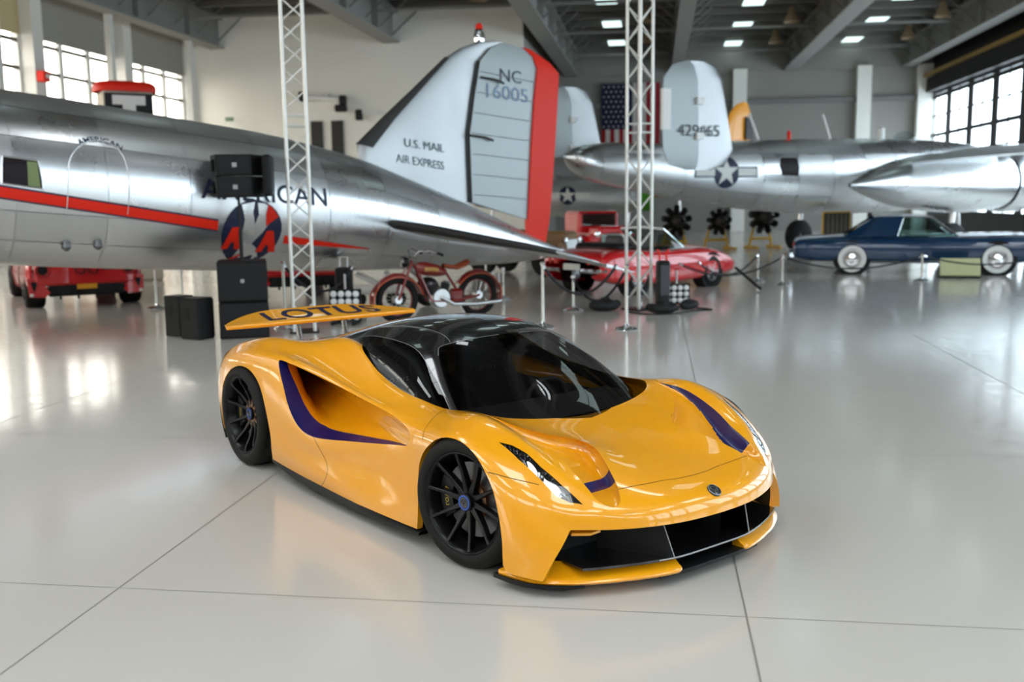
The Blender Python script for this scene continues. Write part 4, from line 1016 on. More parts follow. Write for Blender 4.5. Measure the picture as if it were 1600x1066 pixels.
fin_y = lambda u: (lambda f: .07*2.25*(2.34*(math.sqrt(f)-f)+.04*(1-f)+.01)+.010)(min(max((4.45-u)/2.25, .02), 1))
rud_y = lambda u: .078*(1-.8*min(max((2.1-u)/1.4, 0), 1))+.010
GREYM = mat('marking_grey', srgb(92, 104, 114), .5)
flat_text('U.S. MAIL', 3.22, 2.78, .14, .85, fin_y, .10, 'fin_lettering', GREYM, dc)
flat_text('AIR EXPRESS', 3.32, 2.50, .14, 1.02, fin_y, .12, 'fin_lettering', GREYM, dc)
flat_text('NC', 1.28, 4.07, .22, .52, rud_y, .05, 'rudder_lettering', NAVY2, rud)
flat_text('16005', 1.36, 3.76, .25, 1.0, rud_y, .05, 'rudder_lettering', mat('marking_pale_blue', srgb(120, 146, 170), .5), rud)
MB().lathe([(.09, 4.62), (.10, 4.70), (.085, 4.80), (.05, 4.86)], 16, Matrix.Translation((1.95, 0, 0))).build('beacon', CHROME, dc)
MB().lathe([(.07, 4.84), (.06, 4.92), (.02, 4.95), (.001, 4.95)], 16, Matrix.Translation((1.95, 0, 0))).build('beacon_lens', REDP, dc)
# tailplanes with black boots
for sg in (1, -1):
    le = [(4.75, .2*sg, 1.56), (4.5, .9*sg, 1.50), (4.25, 1.8*sg, 1.40), (3.98, 2.7*sg, 1.27), (3.70, 3.25*sg, 1.18), (3.3, 3.55*sg, 1.08), (2.7, 3.68*sg, .93)]
    te = [(2.1, .2*sg, 1.05), (2.1, .9*sg, 1.0), (2.05, 1.8*sg, .95), (2.0, 2.7*sg, .86), (2.05, 3.25*sg, .80), (2.2, 3.5*sg, .82), (2.5, 3.66*sg, .88)]
    foil(le, te, 11, .055, 'tailplane', ALU2, dc, up=(0, 0, 1))
    foil([(a+.012, b, z+.002) for a, b, z in le[:6]], te[:6], 9, .064, 'deicer_boot', BOOT, dc, up=(0, 0, 1), fmax=.07)
    foil([(a+.01, b, z) for a, b, z in te[1:6]], [(a-.60, b, z-.14) for a, b, z in te[1:6]], 7, .04, 'elevator', ALU2, dc, up=(0, 0, 1), blunt=True)
MB().lathe([(.05, .0), (.20, .0), (.25, .05), (.26, .12), (.20, .17), (.05, .17)], 20, Matrix.Translation((3.2, -.085, .26)) @ Matrix.Rotation(-math.pi/2, 4, 'X')).build('tail_wheel', RUBBER, dc)
MB().tube([(3.2, -.14, .26), (3.2, -.14, .45), (3.6, 0, .72)], .04, 8).build('tail_leg', STEEL, dc)
# wing centre section with engines, unseen: added to darken reflections in the sports car
for sg in (1, -1):
    foil([(15.3, 1.0*sg, 1.75), (15.1, 3.2*sg, 1.78), (14.9, 4.6*sg, 1.82)], [(10.9, 1.0*sg, 1.12), (10.9, 3.2*sg, 1.15), (11.0, 4.6*sg, 1.2)], 15, .075, 'wing_centre', ALU2, dc, up=(0, 0, 1))
    En = Hull([(12.0, 1.75, 1.45, .1), (13.0, 2.15, 1.15, .5), (14.5, 2.55, 1.12, .68), (16.0, 2.75, 1.25, .72), (17.2, 2.85, 1.4, .72)])
    P = En.patch(np.linspace(12, 17.2, 22), 0, 2*math.pi, 0, 22); P[..., 1] += 3.0*sg; MB().grid(P).build('nacelle', ALU2, dc, angle=180)
    MB().lathe([(.001, 17.0), (.70, 17.0)], 20, Matrix.Translation((0, 3.0*sg, 2.13)) @ Matrix.Rotation(math.pi/2, 4, 'Y')).build('engine_face', DARKVOID, dc)
    MB().tube([(15.2, 3.0*sg, 1.4), (15.4, 3.0*sg, .6)], .08, 8).build('landing_leg', STEEL, dc)
    MB().lathe([(.1, -.18), (.44, -.18), (.56, -.08), (.57, .08), (.44, .18), (.1, .18)], 24, Matrix.Translation((15.4, 3.0*sg, .57)) @ Matrix.Rotation(math.pi/2, 4, 'X')).build('landing_wheel', RUBBER, dc)
# cheat line, name, emblem, door and window
def band(us, zs, h, name, m, off):
    P = np.array([[DCH.side(u, z-h/2+h*k/3, 1, off) for k in range(4)] for u, z in zip(us, zs)]); MB().grid(P).build(name, m, dc, angle=180)
uu = np.linspace(13.2, 7.40, 30); band(uu, 1.54+.172*(uu-7.4), .17, 'stripe_edge', NAVY2, .0055); band(uu, 1.54+.172*(uu-7.4), .125, 'red_stripe', REDP, .008)
uu = np.linspace(6.35, 4.80, 16); hh = np.linspace(.12, .01, 16)
P = np.array([[DCH.side(u, 1.10+.135*(u-4.8)-h/2+h*k/3, 1, .008) for k in range(4)] for u, h in zip(uu, hh)]); MB().grid(P).build('red_stripe', REDP, dc, angle=180)
text_on(DCH, 'AMERICAN', 6.66, 1.98, .27, 2.0, .07, 'side_lettering', NAVY2, dc)
text_on(DCH, 'AMERICAN', 8.93, 2.67, .07, .58, .1, 'door_lettering', NAVY2, dc, arc=.5)
ec = (6.87, 1.43); er = .46
circ = lambda r, n=28: [(ec[0]-r*math.cos(2*math.pi*k/n), ec[1]+r*math.sin(2*math.pi*k/n)) for k in range(n)]
em = MB(); V, F = fill(circ(er)); em.add([DCH.side(u, z, 1, .006) for u, z in V], F); em = em.build('emblem', NAVY2, dc, angle=0)
def epoly(pts, name, m, off): V, F = fill([(ec[0]-x*er, ec[1]+y*er) for x, y in pts], .06); MB().add([DCH.side(u, z, 1, off) for u, z in V], F).build(name, m, em, angle=0)
epoly([(-.42,.86),(-.30,.40),(-.36,-.1),(-.30,-.45),(-.45,-.75),(-.1,-.80),(.15,-.72),(.42,-.82),(.25,-.5),(.05,-.35),(.35,.0),(.62,.40),(.80,.50),(.62,.72),(.35,.88),(.12,.90),(.16,.55),(.05,.25),(-.04,.60),(.02,.93)], 'emblem_eagle', ALU3, .009)
epoly([(.42,.18),(.40,.55),(.48,.86),(.66,.70),(.84,.46)], 'emblem_wing', REDP, .012)
for cx, cy in ((-.60, -.18), (.58, -.32)):
    k = .34
    for pts in ([(-k, -.30), (-.10, .36), (.10, .36), (-k+.22, -.30)], [(k, -.32), (.12, .36), (-.06, .30), (k-.24, -.32)], [(-.20, -.10), (.20, -.10), (.16, .04), (-.14, .04)]):
        epoly([(cx+x, cy+y) for x, y in pts], 'emblem_letter', REDP, .012+.001*len(pts))
epoly([(-.55, -.80), (-.15, -.62), (-.2, -.72), (-.5, -.88)], 'emblem_letter', REDP, .012)
door = [(9.42, 1.72), (9.39, 2.1), (9.34, 2.41), (9.16, 2.60), (8.92, 2.66), (8.70, 2.54), (8.63, 2.25), (8.66, 1.72)]
MB().tube([DCH.side(u, z, 1, .008) for u, z in cround(door, 5, False)], .006, 5).build('cabin_door', ALU2, dc)
for (u0, z0) in ((10.12, 2.12), (11.3, 2.33), (12.5, 2.53)):
    V, F = fill([(u0+.03, z0), (u0-.43, z0-.07), (u0-.40, z0+.27), (u0, z0+.32)]); w_ = MB().add([DCH.side(u, z, 1, .007) for u, z in V], F).build('cabin_window', mat('cabin_dark', (.012, .007, .009), .4, spec=.2), dc, angle=0)
    V, F = fill([(u0-.26, z0-.03), (u0-.40, z0-.05), (u0-.385, z0+.25), (u0-.27, z0+.26)]); MB().add([DCH.side(u, z, 1, .010) for u, z in V], F).build('cabin_curtain', mat('curtain_green', srgb(120, 135, 90), .7), w_, angle=0)
    MB().tube([DCH.side(u, z, 1, .008) for u, z in [(u0+.03, z0), (u0-.43, z0-.07), (u0-.40, z0+.27), (u0, z0+.32)]], .012, 5, closed=True).build('window_frame', ALU3, w_)
for u in (9.38, 8.99):
    MB().lathe([(.001, .13), (.035, .10), (.055, 0), (.06, -.06), (.02, -.10)], 12, Matrix.Translation(DCH.side(u, 1.36, 1, 0.)) @ Matrix.Rotation(math.radians(8), 4, 'X')).build('vent_cowl', mat('cowl_grey', (.16, .165, .17), .4, .8), dc)

# ---------------------------------------------------------------- twin-finned bomber, seen from its right side
bb = thing('bomber', 'polished silver twin-finned bomber with star insignia and engine nacelle', 'aircraft', (3.2, 26.4, 0), math.atan2(.45, .89))
BH = Hull([(-2.05, 2.95, 2.82, .06), (-1.95, 3.02, 2.72, .2), (-1.7, 3.13, 2.45, .40), (-.75, 3.25, 2.16, .52), (.25, 3.23, 1.99, .56), (1.05, 3.25, 1.83, .60), (3.2, 3.35, 1.53, .70), (5.5, 3.43, 1.35, .78), (7, 3.47, 1.29, .80), (9.6, 3.50, 1.34, .78), (11.2, 3.48, 1.55, .72), (12.4, 3.42, 1.90, .6), (13.5, 3.25, 2.3, .4), (14.1, 3.0, 2.55, .15)])
us = np.linspace(-2.05, 14.1, 70)
MB().grid(BH.patch(us, 0, 2*math.pi, 0, 36)).build('fuselage', ALU3, bb, angle=180)
for i, u in enumerate(np.arange(-1.2, 10, 1.25)):
    for j, (a0, a1) in enumerate(((20, 55), (55, 88), (88, 122), (122, 155))):
        P = BH.patch(np.linspace(u+.01, u+1.24, 4), -math.radians(a0+.5), -math.radians(a1-.5), .009, 5)
        MB().grid(P, flip=True).build('skin_panel', (ALU3, ALU, ALU2, ALU3)[rs.randrange(4)], bb, angle=180)
for sg in (-1, 1):
    y = 2.9*sg; z = [2.47, 2.6, 2.95, 3.5, 4.1, 4.55, 4.85, 4.96]
    lef = [(.25, z[0]), (.70, z[1]), (.92, z[2]), (.80, z[3]), (.66, z[4]), (.55, z[5]), (.42, z[6]), (.10, z[7])]; hin = [(-.17, z[0]), (-.13, z[1]), (-.11, z[2]), (-.12, z[3]), (-.14, z[4]), (-.16, z[5]), (-.26, z[6]), (-.36, z[7])]
    ter = [(-.45, z[0]), (-.95, z[1]), (-1.10, z[2]), (-1.12, z[3]), (-1.12, z[4]), (-1.10, z[5]), (-.86, z[6]), (-.46, z[7])]
    foil([(a, y, c) for a, c in lef], [(a, y, c) for a, c in hin], 9, .08, 'fin', ALUF, bb)
    rd = foil([(a-.015, y, c) for a, c in hin], [(a, y, c) for a, c in ter], 9, .06, 'rudder', FABRIC, bb, blunt=True)
    MB().box((-1.03, y, 3.85), (.22, .10, .92)).build('trim_tab', WHITE, rd, angle=0)  # tab made white to carry its bright highlight
    for zz in (3.25, 4.05): MB().box((-.13, y-.09*1, zz), (.20, .10, .16)).build('hinge_fairing', WHITE, bb, angle=0)
    foil([(.75, .3*sg, 3.02), (.7, 2.9*sg, 3.05)], [(-.7, .3*sg, 2.98), (-.7, 2.9*sg, 3.0)], 9, .06, 'tailplane', ALU2, bb, up=(0, 0, 1))
V, Fc = text_mesh('429465', 1.); V = V-np.array([(V[:, 0].min()+V[:, 0].max())/2, (V[:, 1].min()+V[:, 1].max())/2, 0])
MB().add([(-.13+x*1.2/np.ptp(V[:, 0]), -2.972, 3.38+q*.26/np.ptp(V[:, 1])) for x, q, _ in V], Fc).build('fin_lettering', mat('marking_black', (.05, .05, .055), .5), bb, angle=0)
sc_ = (2.55, 2.49); R_ = .42
def bpoly(pts, name, m, off, parent, sgn=-1): V, F = fill(pts, .08); return MB().add([BH.side(u, z, sgn, off) for u, z in V], F).build(name, m, parent, angle=0)
sd_ = bpoly([(sc_[0]+R_*math.cos(t), sc_[1]+R_*math.sin(t)) for t in np.linspace(0, 2*math.pi, 29)[:-1]], 'insignia', NAVY2, .010, bb)
for s_ in (-1, 1):
    bpoly([(sc_[0]+s_*.30, sc_[1]-.14), (sc_[0]+s_*1.02, sc_[1]-.14), (sc_[0]+s_*1.02, sc_[1]+.14), (sc_[0]+s_*.30, sc_[1]+.14)], 'insignia_bar_edge', NAVY2, .008, sd_)
    bpoly([(sc_[0]+s_*.38, sc_[1]-.10), (sc_[0]+s_*.98, sc_[1]-.10), (sc_[0]+s_*.98, sc_[1]+.10), (sc_[0]+s_*.38, sc_[1]+.10)], 'insignia_bar', WHITEM, .012, sd_)
bpoly([(sc_[0]+R_*.97*(1 if k % 2 == 0 else .382)*math.sin(k*math.pi/5), sc_[1]+R_*.97*(1 if k % 2 == 0 else .382)*math.cos(k*math.pi/5)) for k in range(10)], 'insignia_star', WHITEM, .014, sd_)
bpoly([(4.42, 2.40), (4.98, 2.38), (5.02, 2.62), (4.98, 2.88), (4.42, 2.87), (4.33, 2.64)], 'waist_window', mat('cabin_dark', (.012, .007, .009), .4, spec=.2), .010, bb)
bd_ = MB().bbox((6.6, -.62, 1.02), (1.0, .06, .66), .02).build('bomb_bay_door', mat('olive_dark', srgb(70, 62, 40), .6), bb)
for k in range(6): MB().bbox((6.18+.168*k, -.66, 1.02), (.03, .02, .62), .004).build('rib', SBLACK, bd_)
MB().tube([(6.08, -.62, .68), (7.12, -.62, .68), (7.12, -.62, 1.36), (6.08, -.62, 1.36)], .03, 6, closed=True).build('door_frame', mat('stand_yellow', srgb(206, 160, 40), .5), bd_)
# inner wing, nacelles, outer wings
for sg in (-1, 1):
    NC = Hull([(4.7, 2.14, 2.04, .04), (5.2, 2.38, 1.85, .3), (6.4, 2.75, 1.52, .62), (7.6, 2.92, 1.38, .78), (8.9, 2.97, 1.33, .84), (9.9, 2.98, 1.38, .84), (10.15, 2.97, 1.40, .82)])
    P = NC.patch(np.linspace(4.7, 10.15, 34), 0, 2*math.pi, 0, 28); P[..., 1] += 2.95*sg; MB().grid(P).build('nacelle', ALU3, bb, angle=180)
    Mn = Matrix.Translation((0, 2.95*sg, 2.17)) @ Matrix.Rotation(math.pi/2, 4, 'Y')
    MB().lathe([(.72, 10.0), (.72, 10.32)], 28, Mn).build('cowl_gap', DARKVOID, bb)
    MB().lathe([(.80, 10.28), (.86, 10.45), (.86, 10.95), (.80, 11.3), (.68, 11.45), (.58, 11.40)], 28, Mn).build('engine_cowl', ALU3, bb)
    MB().lathe([(.001, 11.2), (.60, 11.2)], 20, Mn).build('engine_face', DARKVOID, bb)
    MB().lathe([(.001, 11.95), (.09, 11.9), (.14, 11.6), (.14, 11.3)], 16, Mn).build('propeller_hub', ALU2, bb)
    for k in range(3):
        a = .5+2*math.pi*k/3; ca, sa = math.cos(a), math.sin(a)
        mb = MB(); P = np.array([[(11.65+dx, 2.95*sg+ca*r-sa*w, 2.17+sa*r+ca*w) for w, dx in ((-wd, -.03), (0, .02), (wd, .03), (0, -.02))] for r, wd in ((.12, .06), (.6, .12), (1.2, .13), (1.7, .07), (1.85, .02))]); mb.grid(P, closed=True).build('propeller_blade', BOOT, bb, angle=60)
    foil([(10.0, .5*sg, 2.75), (9.9, 2.9*sg, 3.0)], [(6.5, .5*sg, 2.30), (6.3, 2.9*sg, 2.55)], 13, .075, 'inner_wing', ALU2, bb, up=(0, 0, 1))
    foil([(9.9, 2.9*sg, 3.02), (9.6, 5.5*sg, 3.05), (9.0, 9.8*sg, 3.1)], [(6.4, 2.9*sg, 2.65), (6.9, 5.5*sg, 2.78), (7.6, 9.8*sg, 2.95)], 13, .07, 'outer_wing', ALU2, bb, up=(0, 0, 1))
    MB().tube([(8.6, 2.95*sg, 1.5), (8.5, 2.95*sg, .55)], .09, 10).build('landing_leg', STEEL, bb)
    MB().lathe([(.1, -.16), (.42, -.16), (.52, -.08), (.53, .08), (.42, .16), (.1, .16)], 24, Matrix.Translation((8.5, 2.95*sg, .53)) @ Matrix.Rotation(math.pi/2, 4, 'X')).build('landing_wheel', RUBBER, bb)
MB().tube([(12.3, 0, 1.9), (12.5, 0, .4)], .07, 8).build('nose_leg', STEEL, bb)
MB().lathe([(.1, -.12), (.34, -.12), (.40, 0), (.34, .12), (.1, .12)], 20, Matrix.Translation((12.5, 0, .40)) @ Matrix.Rotation(math.pi/2, 4, 'X')).build('nose_wheel', RUBBER, bb)
MB().ball((9.85, 0, 3.45), .40, 18, 10, (1, .9, .75)).build('turret_dome', glassmat('dome_glass', (.8, .85, .85), 1.5), bb)
for u, l in ((4.2, .7), (6.9, .75)): MB().tube([(u, 0, 3.40), (u-.35, 0, 3.40+l)], .03, 6).build('aerial_mast', WHITE, bb)
MB().lathe([(.05, 3.4), (.06, 3.62), (.02, 3.68)], 10, Matrix.Translation((5.3, 0, 0))).build('top_beacon', REDP, bb)
MB().lathe([(.10, 3.42), (.10, 3.8), (.02, 3.86)], 10, Matrix.Translation((8.9, 0, 0))).build('direction_loop', WHITE, bb)
# ================================================================ equipment and show vehicles
def gv(x, y, z=0.): return Vector((x, y, z))
# ---- box trusses
TRUSSM = mat('truss_aluminium', srgb(225, 224, 218), .38, .35)
_chord = MB().tube([(0, 0, .02), (0, 0, 8.15)], .026, 10)
def make_truss(label, loc, rz, w):
    t = thing('lighting_truss', label, 'truss', loc, rz, 'white lattice trusses')
    c0 = None
    for sx in (-1, 1):
        for sy in (-1, 1):
            if c0 is None: c0 = _chord.build('chord', TRUSSM, t); c0.location = (sx*w/2, sy*w/2, 0)
            else: child(c0, t, (sx*w/2, sy*w/2, 0))
    p = .30; n = 26; br = [None, None]
    base = MB().bbox((0, 0, .012), (w+.12, w+.12, .024), .005).build('base_plate', SBLACK, t)
    for f in range(4):
        a = f*math.pi/2
        for k in range(n):
            if k in (9, 19): continue
            d = (k+f) % 2
            if br[d] is None: br[d] = MB().tube([(-w/2 if d else w/2, 0, .02), (w/2 if d else -w/2, 0, p-.02)], .012, 6).build('brace', TRUSSM, t); b = br[d]
            else: b = child(br[d], t)
            b.location = (math.sin(a)*w/2, -math.cos(a)*w/2, .12+k*p); b.rotation_euler = (0, 0, a)
        for k in (9, 19):
            for dz in (.08, .22):
                MB().tube([(-w/2, -w/2, .12+k*p+dz), (w/2, -w/2, .12+k*p+dz)], .014, 6).build('rung', TRUSSM, t).rotation_euler = (0, 0, a)
    return t
make_truss('white lattice truss tower rising behind the rear wing of the orange car', (-2.98, 14.2, 0), math.radians(12), .29)
make_truss('white lattice truss tower standing in front of the red convertible', (2.12, 16.55, 0), math.radians(40), .29)

# ---- loudspeakers
SPK = mat('speaker_black', (.008, .008, .0085), .5, spec=.25, bump=.1, bscale=120); GRILL = mat('speaker_grille', (.012, .0125, .0135), .55, spec=.25, bump=.3, bscale=200)
BADGE = mat('speaker_badge', (.35, .36, .38), .4)
def cabinet(name, label, loc, rz, d, group=None, logo=True, parent=None):
    t = thing(name, label, 'loudspeaker', loc, rz, group)
    w, dp, h = d
    MB().bbox((0, 0, h/2), (w, dp, h), .015).build('cabinet', SPK, t)
    g = MB().bbox((0, -dp/2-.006, h/2), (w*.94, .02, h*.92), .008).build('grille', GRILL, t)
    if logo: MB().bbox((0, -dp/2-.018, h*.52), (.05, .006, .05), .002).build('badge', BADGE, g)
    for s in (-1, 1): MB().bbox((s*(w/2+.002), .05, h*.62), (.01, .10, .16), .003).build('handle_recess', DARKVOID, t)
    return t
sz = math.radians(14)
def sloc(px): return px
cabinet('subwoofer', 'lower of two big black subwoofers stacked under the airliner', (-3.74, 13.86, 0), sz, (.66, .62, .50), 'stacked subwoofers')
cabinet('subwoofer', 'upper of two big black subwoofers stacked under the airliner', (-3.74, 13.86, .50), sz, (.66, .62, .56), 'stacked subwoofers')
cabinet('floor_speaker', 'small black floor speaker turned sideways, front one beside the subwoofers', (-4.33, 13.62, 0), math.radians(62), (.30, .34, .57), 'small floor speakers', False)
cabinet('floor_speaker', 'small black floor speaker, rear one half hidden beside the subwoofers', (-4.68, 13.95, 0), math.radians(62), (.28, .30, .57), 'small floor speakers', False)
pole = thing('speaker_pole', 'thin black pole carrying the hanging pair of speakers', 'pole', (-3.74, 13.86, 1.06))
MB().tube([(0, 0, .0), (0, 0, .42)], .026, 10).build('lower_tube', SBLACK, pole); MB().tube([(0, 0, .40), (0, 0, .86)], .018, 10).build('upper_tube', SBLACK, pole)
arr = thing('line_array', 'pair of angular black speakers raised on a pole before the airliner', 'loudspeaker', (-3.74, 13.84, 1.92), math.radians(8))
for k in range(2):
    z0 = .295*k; mb = MB()
    P = [(-.33, -.20), (.30, -.22), (.36, .25), (-.40, .25)]
    fr = MB(); fr.add([(-.36, .20, z0+.00), (-.24, -.22, z0+.00), (.22, -.22, z0), (.34, .20, z0), (-.38, .20, z0+.28), (-.25, -.24, z0+.28), (.22, -.24, z0+.28), (.36, .20, z0+.28)], [(0,3,2,1), (4,5,6,7), (0,1,5,4), (1,2,6,5), (2,3,7,6), (3,0,4,7)])
    b = fr.build('speaker_box', SPK, arr, angle=0)
    MB().add([(-.22, -.232-.004*1, z0+.02), (.20, -.232, z0+.02), (.20, -.248, z0+.26), (-.23, -.248, z0+.26)], [(0, 1, 2, 3)]).build('grille', GRILL, b, angle=0)
    MB().bbox((0, -.25, z0+.14), (.06, .012, .06), .002).build('badge', BADGE, b)
    MB().bbox((-.312, -.02, z0+.14), (.02, .09, .16), .004, Matrix.Rotation(math.radians(-16), 3, 'Z')).build('handle_recess', DARKVOID, b)
MB().bbox((.42, -.02, .29), (.12, .46, .56), .03).build('back_box', SPK, arr)

# ---- lamp panels and floor kit
LAMPF = mat('lamp_face', srgb(214, 218, 216), .35, emit=(.9, .95, 1), es=.08)
def lamp_panel(label, loc, rz, nx, nz, pitch):
    t = thing('lamp_panel', label, 'stage light', loc, rz, 'stage lamp panels')
    MB().bbox((0, .03, nz*pitch/2+.06), (nx*pitch+.03, .06, nz*pitch+.03), .008).build('panel', SBLACK, t)
    l0 = None
    for i in range(nx):
        for k in range(nz):
            q = ((i-(nx-1)/2)*pitch, -.01, .06+(k+.5)*pitch)
            if l0 is None: l0 = MB().lathe([(.001, .035), (pitch*.30, .028), (pitch*.44, .0), (pitch*.40, -.03)], 14, Matrix.Rotation(math.pi/2, 4, 'X')).build('lamp', LAMPF, t); l0.location = q
            else: child(l0, t, q)
    MB().tube([(0, .04, .04), (0, .04, nz*pitch+.30)], .018, 8).build('stand', STEEL, t)
    for s in (-1, 1): MB().bbox((s*nx*pitch*.35, .02, .03), (.05, .40, .06), .01).build('foot', SBLACK, t)
    return t
lamp_panel('panel of round white stage lamps beside the red convertible', (2.82, 16.9, 0), .10, 4, 3, .105)
lamp_panel('panel of round white stage lamps showing above and below the rear wing', (-2.52, 15.0, 0), -.1, 4, 4, .115)
case = thing('equipment_case', 'tall black equipment case with red handles beside the truss', 'case', (2.50, 16.40, 0), .15)
MB().bbox((0, 0, .42), (.20, .22, .80), .03).build('body', SBLACK, case)
for s in (-1, 1): MB().tube([(s*.06, 0, .80), (s*.06, 0, .95), (s*.10, 0, 1.0)], .018, 8).build('handle', REDP, case)
MB().bbox((.0, -.12, .5), (.16, .02, .5), .008).build('panel', mat('case_grey', (.05, .05, .055), .45), case)
case2 = thing('equipment_case', 'black equipment case with handles standing behind the rear wing', 'case', (-2.62, 15.6, 0), -.1)
MB().bbox((0, 0, .42), (.24, .24, .82), .03).build('body', SBLACK, case2); MB().tube([(-.06, 0, .8), (-.06, 0, .98), (.06, 0, .98), (.06, 0, .8)], .016, 8).build('handle', STEEL, case2)
def bag(label, loc, s, seed):
    r = random.Random(seed); mb = MB().ball((0, 0, s*.42), s, 16, 10, (1.25, .8, .45)); mb.v = [(x*(1+.12*math.sin(5*y/s+seed)), y*(1+.1*math.sin(4*x/s)), max(0, z*(1+.15*math.sin(6*x/s+2*y/s+seed)))) for x, y, z in mb.v]
    t = thing('kit_bag', label, 'bag', loc, r.random()*3, 'black bags on the floor'); MB.build(mb, 'sack', mat('bag_black', (.012, .012, .013), .7), t)
    MB().tube([(-s*.5, 0, s*.5), (-s*.3, 0, s*1.0), (s*.3, 0, s*1.0), (s*.5, 0, s*.5)], .012, 6).build('strap', SBLACK, t)
bag('black bag slumped against the foot of the truss by the convertible', (1.55, 16.4, 0), .22, 1)
bag('black bag on the floor in front of the equipment case', (2.42, 15.95, 0), .20, 2)
bag('flat black bag below the lamp panel near the convertible', (2.95, 16.5, 0), .17, 3)
def cable(label, pts, r=.012): tag(MB().tube(cround([Vector(p) for p in pts], 6, False), r, 6).build('cable', SBLACK, None), label, 'cable')
cable('black cable curling on the floor in front of the truss', [(1.9, 16.1, .012), (2.2, 15.75, .012), (2.6, 15.8, .012), (3.0, 16.2, .012), (3.3, 16.3, .012), (3.1, 16.6, .012)])

# ---- rope barriers
BRASSY = mat('post_silver', srgb(222, 220, 212), .2, .9)
def stanchion(label, loc, h, r=.022, group='rope barrier posts'):
    t = thing('stanchion', label, 'barrier post', loc, 0, group)
    MB().lathe([(.16, 0), (.165, .012), (.15, .03), (.09, .05), (.035, .065), (r, .09)], 24).build('base', CHROME, t)
    MB().lathe([(r, .06), (r, h-.05)], 14).build('post', BRASSY, t)
    MB().lathe([(r, h-.06), (r*1.7, h-.05), (r*1.7, h-.015), (r, h), (.001, h)], 14).build('cap', CHROME, t)
    return t
S = {}
def post(k, label, x, y, h, **kw): S[k] = (x, y, h); stanchion(label, (x, y, 0), h, **kw)
post('a', 'tall silver barrier post directly behind the black roof of the car', .45, 14.3, .96)
post('b', 'tall silver barrier post with domed base left of the right truss', 1.62, 13.98, .93)
post('c', 'short silver barrier post between the two tall posts, behind the red car tail', 1.02, 16.4, .60)
post('d', 'silver barrier post with two ropes behind the tail of the blue coupe', 5.65, 20.75, .64)
post('e', 'silver barrier post in front of the blue coupe door', 8.77, 21.25, .60)
post('f', 'silver barrier post right of the subwoofers, below the round emblem', -3.33, 14.55, 1.0)
post('g', 'silver barrier post beneath the airliner tail, left of the tallest post', -.15, 18.4, .60)
post('h', 'chrome barrier post far under the airliner, left of the floor speakers', -6.3, 17.6, .80)
post('i', 'chrome barrier post far under the airliner, right one of two', -5.6, 16.9, .74)
post('j', 'silver barrier post next to the blue coupe tail lamp', 5.35, 21.6, .64)
post('k', 'far silver barrier post behind the motorcycle rear wheel', -.5, 19.6, .8)
def rope(label, a, b, sag, r=.02):
    A = Vector((a[0], a[1], a[2]-.05)); B = Vector((b[0], b[1], b[2]-.05)); n = 18
    t = thing('barrier_rope', label, 'rope', A, 0, 'black barrier ropes')
    pts = [(B-A)*(k/n)+Vector((0, 0, -sag*4*(k/n)*(1-k/n))) for k in range(n+1)]
    MB().tube(pts, r, 8).build('cord', mat('rope_black', (.012, .012, .015), .7), t)
    for q0, q1 in ((pts[0], pts[1]), (pts[-1], pts[-2])): MB().tube([q0, q0*.45+q1*.55], r*1.25, 8).build('hook', CHROME, t)
rope('black rope hanging in a deep loop from tall post towards the convertible', S['a'], (1.55, 14.6, .93), .42, .022)
rope('black rope drooping almost to the floor between two silver posts', S['c'], S['b'], .42, .02)
rope('black rope strung before the blue coupe, left of its front post', S['d'], S['e'], .26, .018)
rope('black rope strung before the blue coupe, right of its front post', S['e'], (11.9, 21.7, .6), .22, .018)
rope('black rope strung between the convertible and the blue coupe', (3.3, 19.6, .6), S['d'], .30, .02)
rope('second black rope drooping between convertible and blue coupe', (3.75, 19.95, .6), S['j'], .34, .02)
rope('black rope from the post beside the subwoofers to the left', S['f'], (-2.40, 15.2, .9), .38, .02)
tag(MB().tube([(4.55, 20.2, .42), (4.95, 19.7, .02)], .03, 8).build('floor_strut', SBLACK, None), 'short black strut leaning to the floor beside the convertible', 'strut')
pl = thing('placard', 'pale yellow information placard on the floor before the blue coupe', 'placard', (9.92, 22.0, 0), -.28)
MB().bbox((0, 0, .24), (.82, .05, .40), .01, Matrix.Rotation(math.radians(-20), 3, 'X')).build('board', mat('placard_yellow', srgb(196, 196, 150), .5), pl)
MB().bbox((0, .10, .02), (.86, .30, .04), .01).build('stand', SBLACK, pl)

